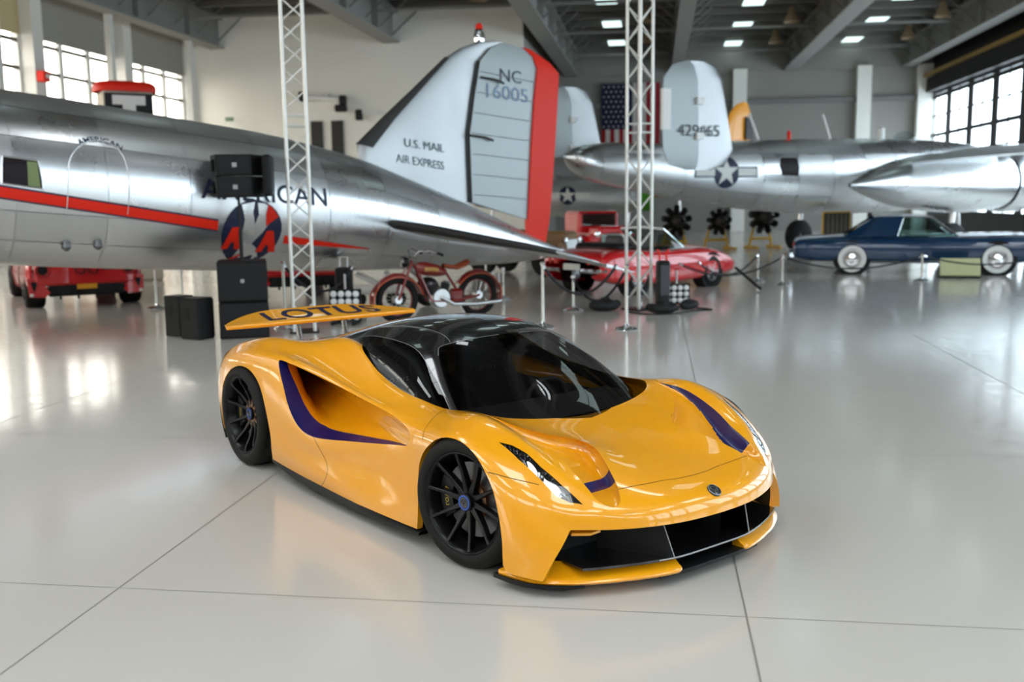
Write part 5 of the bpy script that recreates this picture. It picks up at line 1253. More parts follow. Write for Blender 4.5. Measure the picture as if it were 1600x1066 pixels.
# ---- generic rounded car body
def loft_body(secs, nx=60):
    """secs: (x, half width, z bottom, z widest, z top edge, crown height)"""
    P = []
    for x, w, zb, zm, zt, cr in secs:
        P.append([(x, .70*w, zb-.02), (x, .94*w, zb+.02), (x, .99*w, (zb+zm)/2), (x, w, zm), (x, .965*w, (zm+zt*1.6)/2.6), (x, .86*w, zt), (x, .5*w, zt+cr*.75), (x, 0, zt+cr)])
    net = Net(np.array(P), .85); S_ = np.linspace(0, net.n-1, nx); T = np.linspace(0, net.m-1, 36)
    G = net(np.array([(a, b) for a in S_ for b in T])).reshape(nx, 36, 3); L = G[:, ::-1]*np.array([1, -1, 1])
    return np.concatenate([G, L[:, 1:]], 1)
def wheel_simple(name, parent, x, y, r, w, sg, style, tyre=RUBBER):
    M = Matrix.Translation((x, y, r)) @ Matrix.Rotation(-math.pi/2*sg, 4, 'X')
    t = MB().lathe([(r*.62, -.01), (r*.66, .012), (r*.86, .015), (r*.97, -.01), (r, -.04), (r, -w+.03), (r*.9, -w)], 32, M).build(name, tyre, parent)
    if style == 'whitewall':
        MB().lathe([(r*.60, .012), (r*.64, .018), (r*.84, .021), (r*.86, .014)], 32, M).build('whitewall', WHITEM, t)
        MB().lathe([(.001, .035), (r*.2, .03), (r*.35, .016), (r*.58, .022), (r*.62, .005)], 28, M).build('hubcap', CHROME, t)
    else:
        MB().lathe([(r*.62, .0), (r*.58, .006), (r*.55, -.03), (r*.3, -.04), (r*.15, -.01), (.001, -.005)], 24, M).build('hub', STEEL if style == 'steel' else SBLACK, t)
        for k in range(5):
            a = 2*math.pi*k/5; sp = MB().tube([(0, 0, -.01), (r*.57*math.cos(a), r*.57*math.sin(a), -.005)], .022, 6); sp.v = [tuple(M @ Vector(v)) for v in sp.v]; sp.build('spoke', STEEL if style == 'steel' else SBLACK, t)
    return t
def arch(parent, x, y, r, sg, h=.06):
    M = Matrix.Translation((x, y, r)) @ Matrix.Rotation(-math.pi/2*sg, 4, 'X')
    MB().lathe([(.02, h*.0), (r*1.14, 0), (r*1.14, -.25)], 32, M).build('wheel_arch', DARKVOID, parent)

# ---- blue coupe
BLUE = mat('deep_blue_paint', srgb(12, 50, 84), .25, .2, coat=1.); CGLASS = glassmat('car_glass', (.45, .58, .56), 1.5)
dx, dy = .961, -.276
bc = thing('vintage_coupe', 'dark blue vintage two-door coupe with whitewall tyres', 'car', (8.04+.276*.80*-1*-1, 23.53+.961*.80, 0), math.atan2(dy, dx))
G = loft_body([(-1.34, .84, .42, .60, .70, .04), (-1.25, .92, .36, .62, .80, .05), (-.8, .97, .30, .62, .84, .06), (0, .98, .28, .62, .87, .06), (1.0, .98, .27, .62, .86, .05), (2.2, .98, .27, .62, .87, .06), (3.2, .97, .28, .62, .88, .07), (3.9, .96, .32, .62, .87, .07), (4.15, .93, .36, .60, .82, .05), (4.22, .86, .42, .58, .72, .03)])
MB().grid(G, flip=True).build('body', BLUE, bc, angle=180)
def cabin(parent, base, roof, bw, rw, zb, zr, paint, glass):
    """base/roof: front and rear x; four windows, pillars and roof skin"""
    (bf, br), (rf, rr) = base, roof
    P = lambda x, y, z: (x, y, z)
    rows = np.array([[(rf+(rr-rf)*u, rw*v*(1-.06*abs(2*u-1)**2), zr-.05*abs(2*u-1)**2.2-.035*abs(v)**2) for v in np.linspace(-1, 1, 11)] for u in np.linspace(-.04, 1.04, 13)])
    MB().grid(rows, flip=False).build('roof', paint, parent, angle=180)
    rows2 = rows*1.; rows2[..., 2] -= .03; MB().grid(rows2, flip=True).build('headlining', LEATHER, parent, angle=180)
    zrr = zr-.07
    def quad(n, pts, m): return MB().add(pts, [(0, 1, 2, 3)]).build(n, m, parent, angle=0)
    quad('windscreen', [(bf, -bw*.92, zb), (bf, bw*.92, zb), (rf, rw*.93, zrr), (rf, -rw*.93, zrr)], glass)
    quad('rear_window', [(br, bw*.85, zb), (br, -bw*.85, zb), (rr, -rw*.85, zrr), (rr, rw*.85, zrr)], glass)
    return zrr
zrr = cabin(bc, (2.32, -.22), (1.75, .55), .82, .66, .89, 1.385, BLUE, CGLASS)
for sg in (-1, 1):
    MB().add([(2.28, .86*sg, .88), (1.0, .87*sg, .88), (1.12, .69*sg, zrr), (1.72, .68*sg, zrr)], [(0, 1, 2, 3)]).build('side_window', CGLASS, bc, angle=0)
    MB().add([(1.0, .872*sg, .88), (.15, .872*sg, .88), (.62, .70*sg, 1.34), (1.12, .70*sg, 1.34)], [(0, 1, 2, 3)]).build('quarter_panel', BLUE, bc, angle=0)
    MB().add([(.15, .87*sg, .88), (-.2, .80*sg, .87), (.5, .64*sg, 1.33), (.62, .70*sg, 1.34)], [(0, 1, 2, 3)]).build('rear_pillar', BLUE, bc, angle=0)
    MB().tube([(2.3, .86*sg, .88), (1.74, .69*sg, 1.325), (1.12, .705*sg, 1.335), (.98, .88*sg, .885)], .016, 6).build('window_trim', CHROME, bc)
    MB().tube([(2.3, .90*sg, .885), (4.1, .84*sg, .90)], .012, 6).build('fender_trim', CHROME, bc)
    MB().tube([(-1.2, .93*sg, .31), (4.1, .955*sg, .31)], .012, 6).build('sill_trim', CHROME, bc)
    for x in (0, 3.11): arch(bc, x, .955*sg, .37, sg); wheel_simple('wheel', bc, x, .965*sg, .365, .20, sg, 'whitewall')
    MB().lathe([(.001, .05), (.05, .04), (.07, 0), (.07, -.1)], 14, Matrix.Translation((-1.30, .80*sg, .68)) @ Matrix.Rotation(-math.pi/2, 4, 'Y')).build('tail_lamp', mat('lamp_red', (.4, .01, .01), .3), bc)
MB().tube([(-1.36, -.85, .45), (-1.48, -.5, .45), (-1.5, 0, .45), (-1.48, .5, .45), (-1.36, .85, .45)], .06, 10).build('rear_bumper', CHROME, bc)
MB().tube([(4.2, -.88, .48), (4.36, -.5, .48), (4.38, 0, .48), (4.36, .5, .48), (4.2, .88, .48)], .075, 10).build('front_bumper', CHROME, bc)
for y in (-.4, .4): MB().bbox((.9, y, .72), (.55, .55, .5), .08).build('seat', mat('pale_leather', srgb(170, 180, 175), .6), bc)

# ---- red convertible, tail towards the camera
RED = mat('racing_red', srgb(205, 16, 24), .25, coat=1.)
ax_ = Vector((.72, .69, 0)).normalized(); rt_ = Vector((ax_.y, -ax_.x, 0))
rc0 = Vector((2.36, 19.1, 0))-rt_*.72
rc = thing('convertible', 'red open-top sports car with chrome bumpers behind the truss', 'car', rc0, math.atan2(ax_.y, ax_.x))
G = loft_body([(-.98, .70, .42, .55, .66, .03), (-.92, .80, .34, .56, .76, .04), (-.6, .86, .26, .55, .83, .05), (0, .88, .20, .54, .84, .05), (.8, .87, .18, .52, .80, .03), (1.5, .87, .18, .52, .80, .06), (2.4, .87, .20, .52, .78, .08), (2.95, .84, .24, .48, .68, .07), (3.3, .78, .28, .42, .56, .05), (3.42, .66, .34, .42, .50, .03)])
MB().grid(G, flip=True).build('body', RED, rc, angle=180)
MB().bbox((.75, 0, .80), (1.1, 1.2, .14), .05).build('cockpit', DARKVOID, rc)
for sg in (-1, 1):
    for x in (0, 2.4): arch(rc, x, .845*sg, .335, sg); wheel_simple('wheel', rc, x, .855*sg, .325, .21, sg, 'steel')
    MB().tube([(1.62, .66*sg, .84), (1.12, .54*sg, 1.22)], .022, 8).build('screen_pillar', CHROME, rc)
    MB().tube([(-1.0, .28*sg, .50), (-1.03, .60*sg, .50), (-.88, .80*sg, .50)], .045, 8).build('bumper', CHROME, rc)
    for k in (0, 1): MB().lathe([(.001, .03), (.05, .025), (.055, 0), (.055, -.05)], 14, Matrix.Translation((-.965, (.42+.15*k)*sg, .66)) @ Matrix.Rotation(-math.pi/2, 4, 'Y')).build('tail_lamp', mat('lamp_red2', (.55, .03, .02), .25), rc)
    MB().bbox((.62, .30*sg, .90), (.16, .46, .40), .06).build('seat', LEATHER, rc)
    MB().add([(1.55, .80*sg, .84), (.55, .80*sg, .84), (.75, .70*sg, 1.12), (1.15, .62*sg, 1.16)], [(0, 1, 2, 3)]).build('side_window', CGLASS, rc, angle=0)
MB().tube([(1.12, -.54, 1.22), (1.16, 0, 1.25), (1.12, .54, 1.22)], .024, 8).build('screen_header', WHITE, rc)
MB().add([(1.62, -.66, .84), (1.62, .66, .84), (1.12, .54, 1.22), (1.12, -.54, 1.22)], [(0, 1, 2, 3)]).build('windscreen', CGLASS, rc, angle=0)
MB().bbox((-.05, 0, .90), (.55, 1.15, .16), .07).build('folded_hood', SBLACK, rc)
MB().bbox((-.99, 0, .56), (.02, .42, .12), .005).build('number_plate', mat('plate_white', srgb(220, 220, 210), .5), rc)

# ---- red mid-engined cars under the airliner, tails towards the camera
def mid_car(label, loc, rz, plate=True):
    t = thing('mid_engined_car', label, 'car', loc, rz, 'red mid-engined cars under the airliner')
    G = loft_body([(0, .88, .42, .70, .92, .06), (.06, .97, .36, .70, 1.0, .05), (.5, 1.0, .30, .62, 1.02, .06), (1.2, .99, .22, .56, .95, .12), (2.0, .95, .20, .55, .85, .10), (3.2, .97, .2, .52, .78, .05), (3.9, .95, .22, .5, .70, .03), (4.4, .80, .26, .42, .55, .02)], 40)
    MB().grid(G, flip=True).build('body', RED, t, angle=180)
    fa = MB().bbox((-.02, 0, .64), (.10, 1.72, .44), .04).build('tail_fascia', RED, t)
    for s in (-1, 1):
        M = Matrix.Translation((-.07, .72*s, .70)) @ Matrix.Rotation(-math.pi/2, 4, 'Y')
        MB().lathe([(.075, .0), (.10, .02), (.125, .02), (.14, -.01)], 24, M).build('tail_lamp', mat('lamp_red', (.4, .01, .01), .3), t); MB().lathe([(.001, .004), (.09, .008)], 20, M).build('lamp_core', DARKVOID, t)
        M = Matrix.Translation((-.08, .11*s, .70)) @ Matrix.Rotation(-math.pi/2, 4, 'Y'); MB().lathe([(.001, -.02), (.075, -.02), (.08, .04), (.088, .04), (.09, -.02)], 20, M).build('exhaust', SBLACK, t)
        mb = MB().prism([(-.98, .56), (-.78, .56), (-.62, .30), (-.70, .22), (-.96, .24)] if s < 0 else [(.98, .56), (.96, .24), (.70, .22), (.62, .30), (.78, .56)], .08, Matrix(((0, 0, -1, .03), (1, 0, 0, 0), (0, 1, 0, 0), (0, 0, 0, 1)))); mb.build('bumper_corner', RED, t, angle=0)
        MB().prism([(s*.93, .50), (s*.80, .50), (s*.88, .32)] if s < 0 else [(.80, .50), (.93, .50), (.88, .32)], .01, Matrix(((0, 0, -1, -.052), (1, 0, 0, 0), (0, 1, 0, 0), (0, 0, 0, 1)))).build('corner_vent', DARKVOID, t, angle=0)
        MB().bbox((-.06, .92*s, .27), (.02, .06, .05), .005).build('reflector', WHITEM, t)
        for x in (.55, 3.3): wheel_simple('wheel', t, x, .98*s, .345, .32, s, 'black')
    MB().bbox((.04, 0, .36), (.10, 1.30, .28), .03).build('diffuser', SBLACK, t)
    for y in (-.45, -.15, .15, .45): MB().bbox((.0, y, .25), (.16, .02, .16), .004).build('diffuser_fin', DARKVOID, t)
    MB().bbox((-.06, -.42, .74), (.03, .30, .16), .02).build('chrome_vent', CHROME, t)
    if plate:
        pl_ = MB().bbox((-.03, 0, .40), (.02, .34, .12), .004).build('number_plate', mat('plate_yellow', srgb(230, 160, 40), .5), t)
    return t
fwd = Vector((-.516, .857, 0)); mid_car('red mid-engined car with round tail lamps and yellow plate under the airliner', (-7.68, 18.0, 0), math.atan2(.857, -.516))
mid_car('red mid-engined car mostly hidden behind the stacked subwoofers', (-4.05, 19.3, 0), math.atan2(.9, -.35), False)

# ---- antique motorcycle
MARO = mat('maroon_enamel', srgb(120, 22, 18), .3, coat=.8); TANL = mat('tan_leather', srgb(150, 70, 40), .5); ORNG = mat('orange_trim', srgb(190, 84, 40), .4)
mcv = Vector((-.56+1.75, 15.79-15.08, 0)).normalized()
mc = thing('motorcycle', 'antique maroon motorcycle with tan saddle parked under the airliner tail', 'motorcycle', (-1.75, 15.15, 0), math.atan2(mcv.y, mcv.x))
def mwheel(x, nm):
    r = .35; t = MB().tube([(x+(r-.05)*math.cos(a), 0, r+(r-.05)*math.sin(a)) for a in np.linspace(0, 2*math.pi, 33)[:-1]], .052, 10, closed=True).build(nm, RUBBER, mc)
    MB().tube([(x+.255*math.cos(a), 0, r+.255*math.sin(a)) for a in np.linspace(0, 2*math.pi, 33)[:-1]], .018, 8, closed=True).build('rim', MARO, t)
    s0 = None
    for k in range(16):
        a = 2*math.pi*k/16; o = MB().tube([(x, .03*(-1)**k, r), (x+.25*math.cos(a), 0, r+.25*math.sin(a))], .0045, 4).build('spoke', STEEL, t)
    MB().tube([(x, -.07, r), (x, .07, r)], .06, 14).build('hub', STEEL, t)
    rows = np.array([[(x+(.41+.0*b)*math.cos(a), w, r+(.41-.05*abs(w/.075)**2)*math.sin(a)-(.0)) for w in np.linspace(-.085, .085, 7)] for a, b in zip(np.linspace(math.radians(-15 if nm == 'rear_wheel' else 10), math.radians(150 if nm == 'rear_wheel' else 190), 22), range(22))])
    f = MB().grid(rows, flip=True).build('mudguard', MARO, mc, angle=180); f.modifiers.new('t', 'SOLIDIFY').thickness = .008
    for s in (-1, 1): MB().tube([tuple(p) for p in rows[:, 0 if s < 0 else 6]], .008, 5).build('mudguard_trim', ORNG, f)
mwheel(0, 'front_wheel'); mwheel(1.40, 'rear_wheel')
for s in (-1, 1):
    MB().tube([(0, .08*s, .35), (.10, .08*s, .62), (.24, .07*s, .92)], .022, 8).build('fork', MARO, mc)
    MB().tube([(.26, .05*s, .97), (.30, .20*s, 1.08), (.42, .34*s, 1.10), (.58, .36*s, 1.04)], .014, 8).build('handlebar', CHROME, mc)
    MB().tube([(.52, .36*s, 1.06), (.62, .365*s, 1.02)], .02, 8).build('grip', RUBBER, mc)
    MB().tube([(.34, .04*s, .80), (.55, .10*s, .30), (1.0, .10*s, .28), (1.40, .08*s, .35)], .018, 8).build('frame_tube', MARO, mc)
MB().tube([(.24, 0, .95), (.34, 0, .80), (.85, 0, .72), (1.05, 0, .42)], .022, 8).build('frame_spine', MARO, mc)
rows = np.array([[(x, w*math.sin(a), .80+h*math.cos(a)+dz) for a in np.linspace(0, 2*math.pi, 17)[:-1]] for x, w, h, dz in ((.30, .02, .02, .02), (.36, .10, .09, .02), (.50, .13, .11, .0), (.68, .12, .10, -.03), (.82, .07, .06, -.06), (.86, .02, .02, -.07))]); MB().grid(rows, closed=True).build('tank', MARO, mc, angle=180)
rows = np.array([[(x, .131*math.sin(a), .80+.09*math.cos(a)+dz) for a in np.linspace(math.radians(70), math.radians(110), 5)] for x, dz in ((.42, .0), (.55, 0), (.66, -.02))]); MB().grid(rows*np.array([1, -1.02, 1])).build('tank_emblem', mat('tank_gold', srgb(170, 130, 60), .4), mc, angle=180)
rows = np.array([[(x, w*math.sin(a), z+.035*math.cos(a)) for a in np.linspace(0, 2*math.pi, 17)[:-1]] for x, w, z in ((.80, .05, .84), (.88, .10, .82), (1.02, .16, .80), (1.14, .17, .84), (1.22, .12, .88), (1.24, .05, .89))]); MB().grid(rows, closed=True).build('saddle', TANL, mc, angle=180)
for x in (.62, .80): 
    cy = MB().lathe([(.06, 0)]+[(r_, .02*k+.01*j) for k in range(8) for j, r_ in ((0, .085), (1, .06))]+[(.05, .18)], 16, Matrix.Translation((x, 0, .42)) @ Matrix.Rotation(math.radians(16 if x > .7 else -16), 4, 'Y')).build('cylinder', mat('engine_grey', (.16, .16, .165), .4, .7), mc)
MB().lathe([(.02, -.10), (.14, -.10), (.16, -.06), (.16, .06), (.14, .10), (.02, .10)], 20, Matrix.Translation((.72, 0, .34)) @ Matrix.Rotation(math.pi/2, 4, 'X')).build('crankcase', STEEL, mc)
MB().bbox((1.02, 0, .36), (.22, .14, .22), .04).build('gearbox', MARO, mc)
MB().tube([(.70, -.13, .36), (.9, -.14, .24), (1.3, -.15, .22), (1.75, -.15, .24)], .032, 10).build('exhaust_pipe', STEEL, mc)
MB().lathe([(.001, .10), (.07, .07), (.085, 0), (.085, -.02)], 18, Matrix.Translation((.12, 0, .92)) @ Matrix.Rotation(math.pi/2, 4, 'Y')).build('headlamp', SBLACK, mc)
MB().lathe([(.001, -.03), (.08, -.02)], 18, Matrix.Translation((.12, 0, .92)) @ Matrix.Rotation(math.pi/2, 4, 'Y')).build('headlamp_glass', CHROME, mc)
MB().bbox((1.78, 0, .60), (.03, .12, .16), .006).build('number_plate', WHITEM, mc)
MB().tube([(1.0, -.10, .26), (1.05, -.35, .02)], .014, 6).build('side_stand', STEEL, mc)
# ================================================================ far end of the hall
# flag hung upright on the back wall
fl_ = thing('flag', 'large striped flag with starred blue corner hung on the back wall', 'flag', hall(-2.9, HB-.30, 0), -HA)
FRED = mat('flag_red', srgb(150, 24, 34), .8); FWHT = mat('flag_white', srgb(205, 200, 195), .8); FBLU = mat('flag_blue', srgb(22, 26, 58), .8)
FW, FT, FB2 = 3.1, 7.85, 2.4
for k in range(13):
    x0 = FW*k/13; zt = FT
    rows = np.array([[(x0+FW/13*u, .03*math.sin((x0+FW/13*u)*3+z*.5), z) for u in (0, .5, 1)] for z in np.linspace(FB2, FT-(2.4 if k < 7 else 0), 8)]); MB().grid(rows).build('stripe', FRED if k % 2 == 0 else FWHT, fl_, angle=180)
rows = np.array([[(x, -.01+.03*math.sin(x*3+z*.5), z) for x in np.linspace(0, FW*7/13, 8)] for z in np.linspace(FT-2.4, FT, 8)]); can = MB().grid(rows).build('canton', FBLU, fl_, angle=180)
mb = MB()
for i in range(9):
    for j in range(6 if i % 2 == 0 else 5):
        x = .14+(j+(.5 if i % 2 else 0))*.26; z = FT-2.25+i*.26; y = -.03+.03*math.sin(x*3+z*.5)
        mb.add([(x+.065*(1 if k % 2 == 0 else .4)*math.sin(k*math.pi/5), y, z+.065*(1 if k % 2 == 0 else .4)*math.cos(k*math.pi/5)) for k in range(10)], [tuple(range(10))])
st_ = mb.build('star_field', FWHT, can, angle=0); st_['kind'] = 'stuff'
# orange trainer behind the bomber
ORA = mat('trainer_orange', srgb(232, 150, 20), .4, coat=.3)
ot = thing('trainer_aircraft', 'orange trainer aircraft whose rounded fin shows behind the bomber', 'aircraft', (10.7, 46.0, 0), math.atan2(-.66, -.75)); ot.scale = (1.12, 1.12, 1.12)
OH = Hull([(0, 3.2, 3.0, .08), (1, 3.3, 2.5, .3), (3, 3.4, 2.1, .5), (5, 3.4, 1.9, .6), (6.5, 3.3, 1.9, .6), (7, 3.0, 2.2, .4)])
MB().grid(OH.patch(np.linspace(0, 7, 24), 0, 2*math.pi, 0, 20)).build('fuselage', ORA, ot, angle=180)
foil([(1.6, 0, 3.2), (1.4, 0, 4.2), (1.1, 0, 4.9), (.7, 0, 5.25), (.2, 0, 5.4)], [(-.2, 0, 3.0), (-.35, 0, 3.8), (-.4, 0, 4.5), (-.3, 0, 5.0), (-.1, 0, 5.35)], 9, .06, 'fin', ORA, ot)
MB().bbox((-.1, .10, 4.35), (.5, .06, .9), .01).build('rudder_panel', SBLACK, ot)
foil([(5.6, -5.2, 2.0), (5.8, 0, 1.75), (5.6, 5.2, 2.0)], [(4.2, -5.2, 1.95), (3.6, 0, 1.6), (4.2, 5.2, 1.95)], 11, .06, 'wing', ORA, ot, up=(0, 0, 1))
for s in (-1, 1):
    MB().tube([(5.6, 1.2*s, 1.8), (5.7, 1.25*s, .35)], .06, 8).build('landing_leg', STEEL, ot); MB().lathe([(.05, -.08), (.28, -.08), (.33, 0), (.28, .08), (.05, .08)], 20, Matrix.Translation((5.7, 1.25*s, .33)) @ Matrix.Rotation(math.pi/2, 4, 'X')).build('wheel', RUBBER, ot)
# silver fighter glimpsed beside the rudder
ft = thing('fighter_aircraft', 'silver aircraft with star roundel glimpsed right of the red rudder edge', 'aircraft', (-1.2, 34.0, 0), .02)
FH = Hull([(0, 2.35, 1.6, .25), (1.5, 2.4, 1.4, .45), (3.5, 2.45, 1.2, .55), (5.0, 2.4, 1.25, .5), (5.6, 2.2, 1.5, .3)])
MB().grid(FH.patch(np.linspace(0, 5.6, 20), 0, 2*math.pi, 0, 20)).build('fuselage', ALU2, ft, angle=180)
def fpoly(pts, name, m, off, parent): V, F = fill(pts, .1); return MB().add([FH.side(u, z, -1, off) for u, z in V], F).build(name, m, parent, angle=0)
c_ = (3.10, 1.93); r0 = .30
fd = fpoly([(c_[0]+r0*math.cos(t), c_[1]+r0*math.sin(t)) for t in np.linspace(0, 2*math.pi, 25)[:-1]], 'insignia', NAVY2, .01, ft)
for s in (-1, 1): fpoly([(c_[0]+s*.25, c_[1]-.09), (c_[0]+s*.75, c_[1]-.09), (c_[0]+s*.75, c_[1]+.09), (c_[0]+s*.25, c_[1]+.09)], 'insignia_bar', WHITEM, .012, fd)
fpoly([(c_[0]+r0*.95*(1 if k % 2 == 0 else .382)*math.sin(k*math.pi/5), c_[1]+r0*.95*(1 if k % 2 == 0 else .382)*math.cos(k*math.pi/5)) for k in range(10)], 'insignia_star', WHITEM, .016, fd)
MB().lathe([(.42, 0), (.48, .15), (.46, .5)], 22, Matrix.Translation((5.5, 0, 1.85)) @ Matrix.Rotation(math.pi/2, 4, 'Y')).build('cowl', mat('cowl_green', srgb(70, 150, 40), .5), ft)
MB().tube([(4.2, -.3, 1.3), (4.2, -.5, .4)], .07, 8).build('landing_leg', STEEL, ft)
MB().lathe([(.1, -.12), (.36, -.12), (.42, 0), (.36, .12), (.1, .12)], 20, Matrix.Translation((4.2, -.55, .42)) @ Matrix.Rotation(math.pi/2, 4, 'X')).build('landing_wheel', RUBBER, ft)
MB().tube([(.6, 0, 1.5), (.5, 0, .2)], .05, 8).build('tail_leg', STEEL, ft)
foil([(4.6, -.4, 1.3), (4.3, -3.6, 1.45)], [(2.9, -.4, 1.25), (3.4, -3.6, 1.4)], 9, .06, 'wing', ALU2, ft, up=(0, 0, 1))
# small trucks
def truck(label, loc, rz, col, trim, h, w, l):
    t = thing('vintage_truck', label, 'truck', loc, rz)
    MB().bbox((0, 0, .62), (w, l*.95, .5), .06).build('body', col, t)
    MB().bbox((0, l*.10, .62+h*.32), (w*.92, l*.42, h*.62), .08).build('cab', col, t)
    MB().bbox((0, -l*.34, .92), (w*.62, l*.30, .30), .08).build('engine_hood', col, t)
    MB().bbox((0, l*.10-l*.215, .66+h*.42), (w*.74, .02, h*.26), .01).build('windscreen', CGLASS, t)
    MB().bbox((0, -l*.485, .70), (w*.5, .03, .36), .01).build('radiator_grille', trim, t)
    MB().bbox((0, -l*.50, .42), (w*1.0, .08, .12), .02).build('bumper', trim, t)
    for s in (-1, 1):
        MB().lathe([(.001, .05), (.08, .03), (.09, 0)], 14, Matrix.Translation((s*w*.34, -l*.49, .85)) @ Matrix.Rotation(math.pi/2, 4, 'X')).build('headlamp', CHROME, t)
        for y in (-l*.32, l*.32):
            MB().lathe([(.08, -.10), (.32, -.10), (.36, 0), (.32, .10), (.08, .10)], 20, Matrix.Translation((s*(w/2+.02), y, .36)) @ Matrix.Rotation(math.pi/2, 4, 'Y')).build('wheel', RUBBER, t)
            rows = np.array([[(s*(w/2+dx), y+.44*math.cos(a), .40+.44*math.sin(a)) for dx in (-.08, .10)] for a in np.linspace(.1, math.pi-.1, 12)]); MB().grid(rows).build('fender', col, t, angle=180)
    return t
truck('red vintage truck with pale lettered band seen between rudder and truss', (2.45, 29.2, 0), .25, RED, WHITEM, 1.35, 1.35, 3.2)
truck('tan vintage truck parked beyond the airliner tail and motorcycle', (.35, 24.6, 0), 1.1, mat('tan_paint', srgb(128, 98, 66), .6), STEEL, .75, 1.2, 2.6)
# radial engines on yellow stands
YEL = mat('stand_yellow', srgb(206, 160, 40), .5); ENG = mat('engine_dark', (.035, .032, .03), .5, .4)
def engine(label, loc, rz, R):
    t = thing('radial_engine', label, 'engine', loc, rz, 'engines on yellow stands')
    M = Matrix.Translation((0, 0, .50+R)) @ Matrix.Rotation(math.pi/2, 4, 'X')
    MB().lathe([(.001, -.35), (R*.35, -.3), (R*.42, -.1), (R*.42, .25), (R*.25, .4), (.06, .45), (.06, .6)], 20, M).build('crankcase', ENG, t)
    c0 = None
    for k in range(9):
        a = 2*math.pi*k/9
        if c0 is None: c0 = MB().lathe([(R*.16, R*.35)]+[(q, R*.4+R*.06*j+R*.03*i) for j in range(9) for i, q in ((0, R*.21), (1, R*.16))]+[(R*.12, R*.98), (.001, R*1.0)], 12).build('cylinder', ENG, t); c = c0
        else: c = child(c0, t)
        c.location = (0, 0, .50+R); c.rotation_euler = (0, a, 0)
    for s in (-1, 1):
        MB().tube([(s*.45, -.4, .06), (s*.45, .5, .06)], .05, 8).build('stand_foot', YEL, t); MB().tube([(s*.45, .2, .08), (s*.25, .2, .55+R*.6)], .045, 8).build('stand_leg', YEL, t)
    MB().tube([(-.45, .2, .35), (.45, .2, .35)], .045, 8).build('stand_bar', YEL, t)
    return t
engine('dark radial engine on yellow stand under the bomber waist window', (8.9, 35.2, 0), .3, .62)
engine('dark radial engine on stand under the bomber, beside the convertible screen', (5.55, 33.5, 0), .2, .55)
engine('dark radial engine on stand between the two larger engines', (7.2, 34.6, 0), .25, .48)
# tow bar under the tail
tb = thing('tow_bar', 'white tow bar leaning under the airliner tail behind the motorcycle', 'tow bar', (-2.35, 17.3, 0), .2); tb.scale = (1, 1, .82)
MB().tube([(-.35, 0, .75), (.15, 0, .42)], .06, 8).build('arm', WHITE, tb); MB().tube([(.15, 0, .78), (.38, .1, .45)], .055, 8).build('arm', WHITE, tb)
MB().tube([(-.5, .1, .38), (.45, .1, .38)], .10, 12).build('drawbar', WHITE, tb)
for s in (-1, 1): MB().lathe([(.03, -.05), (.15, -.05), (.18, 0), (.15, .05), (.03, .05)], 18, Matrix.Translation((s*.35, .1, .18)) @ Matrix.Rotation(math.pi/2, 4, 'X')).build('wheel', RUBBER, tb); MB().tube([(s*.35, .1, .18), (s*.35, .1, .38)], .03, 6).build('axle_leg', STEEL, tb)
# kiosk with red cap behind the airliner
ks = thing('kiosk', 'tall kiosk with red rounded cap and black and white front behind the airliner', 'kiosk', (-9.15, 24.3, 0), .55); ks.scale = (1.12, 1.1, 1.075)
MB().bbox((0, 0, 2.08), (1.0, .8, 4.16), .04).build('body', mat('kiosk_cream', srgb(200, 192, 172), .6), ks)
rows = np.array([[(x*s_, y*s_, z) for x, y in cround([(-.54, -.44), (.54, -.44), (.54, .44), (-.54, .44)], 4)] for z, s_ in ((4.14, .93), (4.22, .95), (4.30, .92), (4.35, .82), (4.37, .6))]); mb = MB().grid(rows, closed=True, flip=True); n_ = rows.shape[1]; mb.f.append(tuple(4*n_+k for k in range(n_))); mb.build('cap', REDP, ks, angle=50)
MB().bbox((0, -.41, 3.25), (.96, .03, 1.7), .005).build('front_panel', SBLACK, ks)
for q, d in (((0, -.435, 3.95), (.66, .02, .20)), ((0, -.435, 3.55), (.26, .02, .62))): MB().bbox(q, d, .004).build('front_marking', WHITEM, ks)
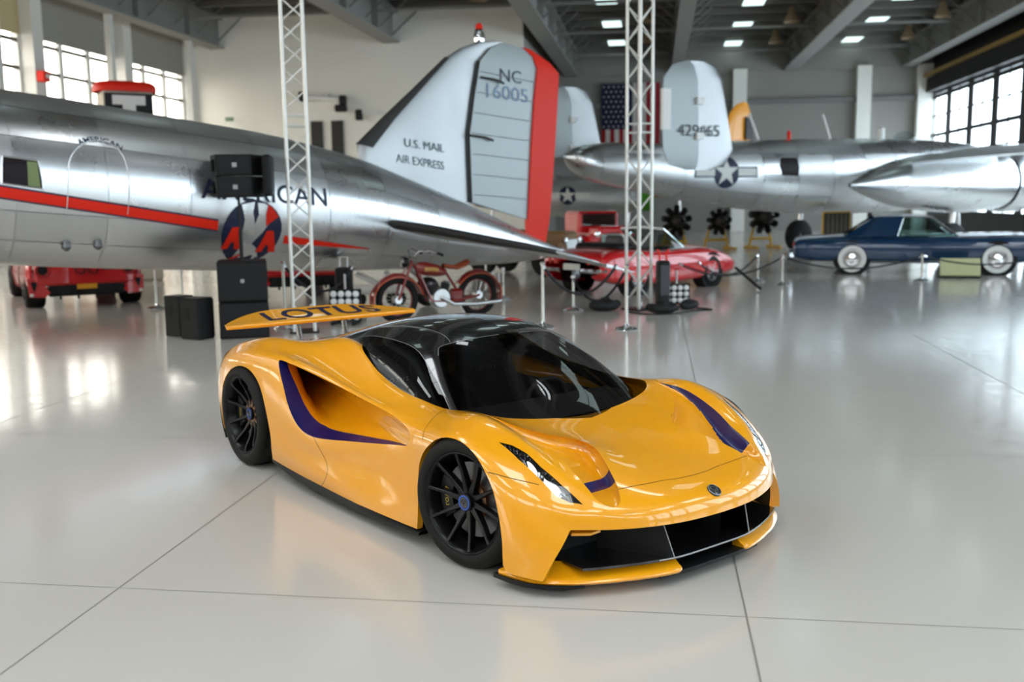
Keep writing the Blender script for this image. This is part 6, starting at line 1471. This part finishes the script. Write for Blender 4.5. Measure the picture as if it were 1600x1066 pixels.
# fixtures on the cross wall and column
wl2 = thing('wall_projector', 'black stage lamps on a bar high on the white wall', 'stage light', hall(-13.8, 41.25, 6.1), -HA)
MB().tube([(-.85, 0, .1), (.8, 0, -.05)], .10, 10).build('roller', WHITE, wl2)
for x, z in ((-.9, .1), (.85, -.1)): MB().bbox((x, -.05, z), (.28, .3, .42), .05).build('lamp', SBLACK, wl2)
MB().bbox((.75, -.05, -.42), (.5, .3, .3), .06).build('lamp', SBLACK, wl2)
MB().bbox((0, .2, .1), (.3, .3, .2), .02).build('bracket', STEEL, wl2)
wl3 = thing('wall_speaker', 'small black fixture on the white wall left of the airliner fin', 'fixture', hall(-12.3, 41.3, 5.4), -HA)
MB().bbox((0, 0, 0), (.30, .25, .45), .05).build('housing', SBLACK, wl3); MB().bbox((.45, 0, .1), (.7, .12, .14), .02).build('arm', WHITE, wl3)
ex = thing('exit_sign', 'small green exit sign above the door on the white wall', 'sign', hall(-18.0, 41.25, 5.35), -HA)
MB().bbox((0, 0, 0), (.34, .08, .16), .01).build('housing', mat('exit_green', srgb(70, 120, 80), .5), ex)
V, Fc = text_mesh('EXIT', .13); MB().add([(x, -.045, y) for x, y, z in V], Fc).build('lettering', WHITEM, ex, angle=0)
al = thing('fire_alarm', 'small red fire alarm box on the white window column', 'alarm', hall(HL+.60, 30.3, 5.9), -HA)
MB().bbox((0, 0, 0), (.30, .34, .34), .03).build('box', REDP, al); MB().bbox((.16, 0, 0), (.03, .22, .12), .01).build('strobe', WHITEM, al)
# tree outside
tr = thing('tree', 'pale green leafy tree outside the left windows', 'tree', hall(HL-16, 44, 0))
MB().tube([(0, 0, 0), (.1, 0, 2.5), (-.1, .1, 5)], [.25, .2, .12], 8).build('trunk', mat('bark', (.05, .04, .03), .9), tr)
for k in range(5): a = k*1.26; MB().tube([(0, 0, 3+.3*k), (1.2*math.cos(a), 1.2*math.sin(a), 5+.4*k)], [.09, .04], 6).build('branch', mat('bark', (.05, .04, .03), .9), tr)
mb = MB(); rg = random.Random(5)
for k in range(2600):
    c = [(0, 0, 6.2, 2.2), (1.3, .5, 5.4, 1.6), (-1.3, -.4, 5.2, 1.6), (.3, -1.2, 7.2, 1.4), (.2, 1.2, 4.6, 1.5)][k % 5]
    d = Vector((rg.gauss(0, 1), rg.gauss(0, 1), rg.gauss(0, 1))).normalized()*c[3]*rg.random()**.4; p = Vector(c[:3])+d
    u = Vector((rg.gauss(0, 1), rg.gauss(0, 1), rg.gauss(0, 1))).normalized(); v = u.orthogonal().normalized(); q = .13
    mb.add([p-u*q, p+v*q*.5, p+u*q, p-v*q*.5], [(0, 1, 2, 3)])
lv = mb.build('foliage', mat('leaf_green', (.075, .09, .035), .7), tr, angle=0); lv['kind'] = 'stuff'
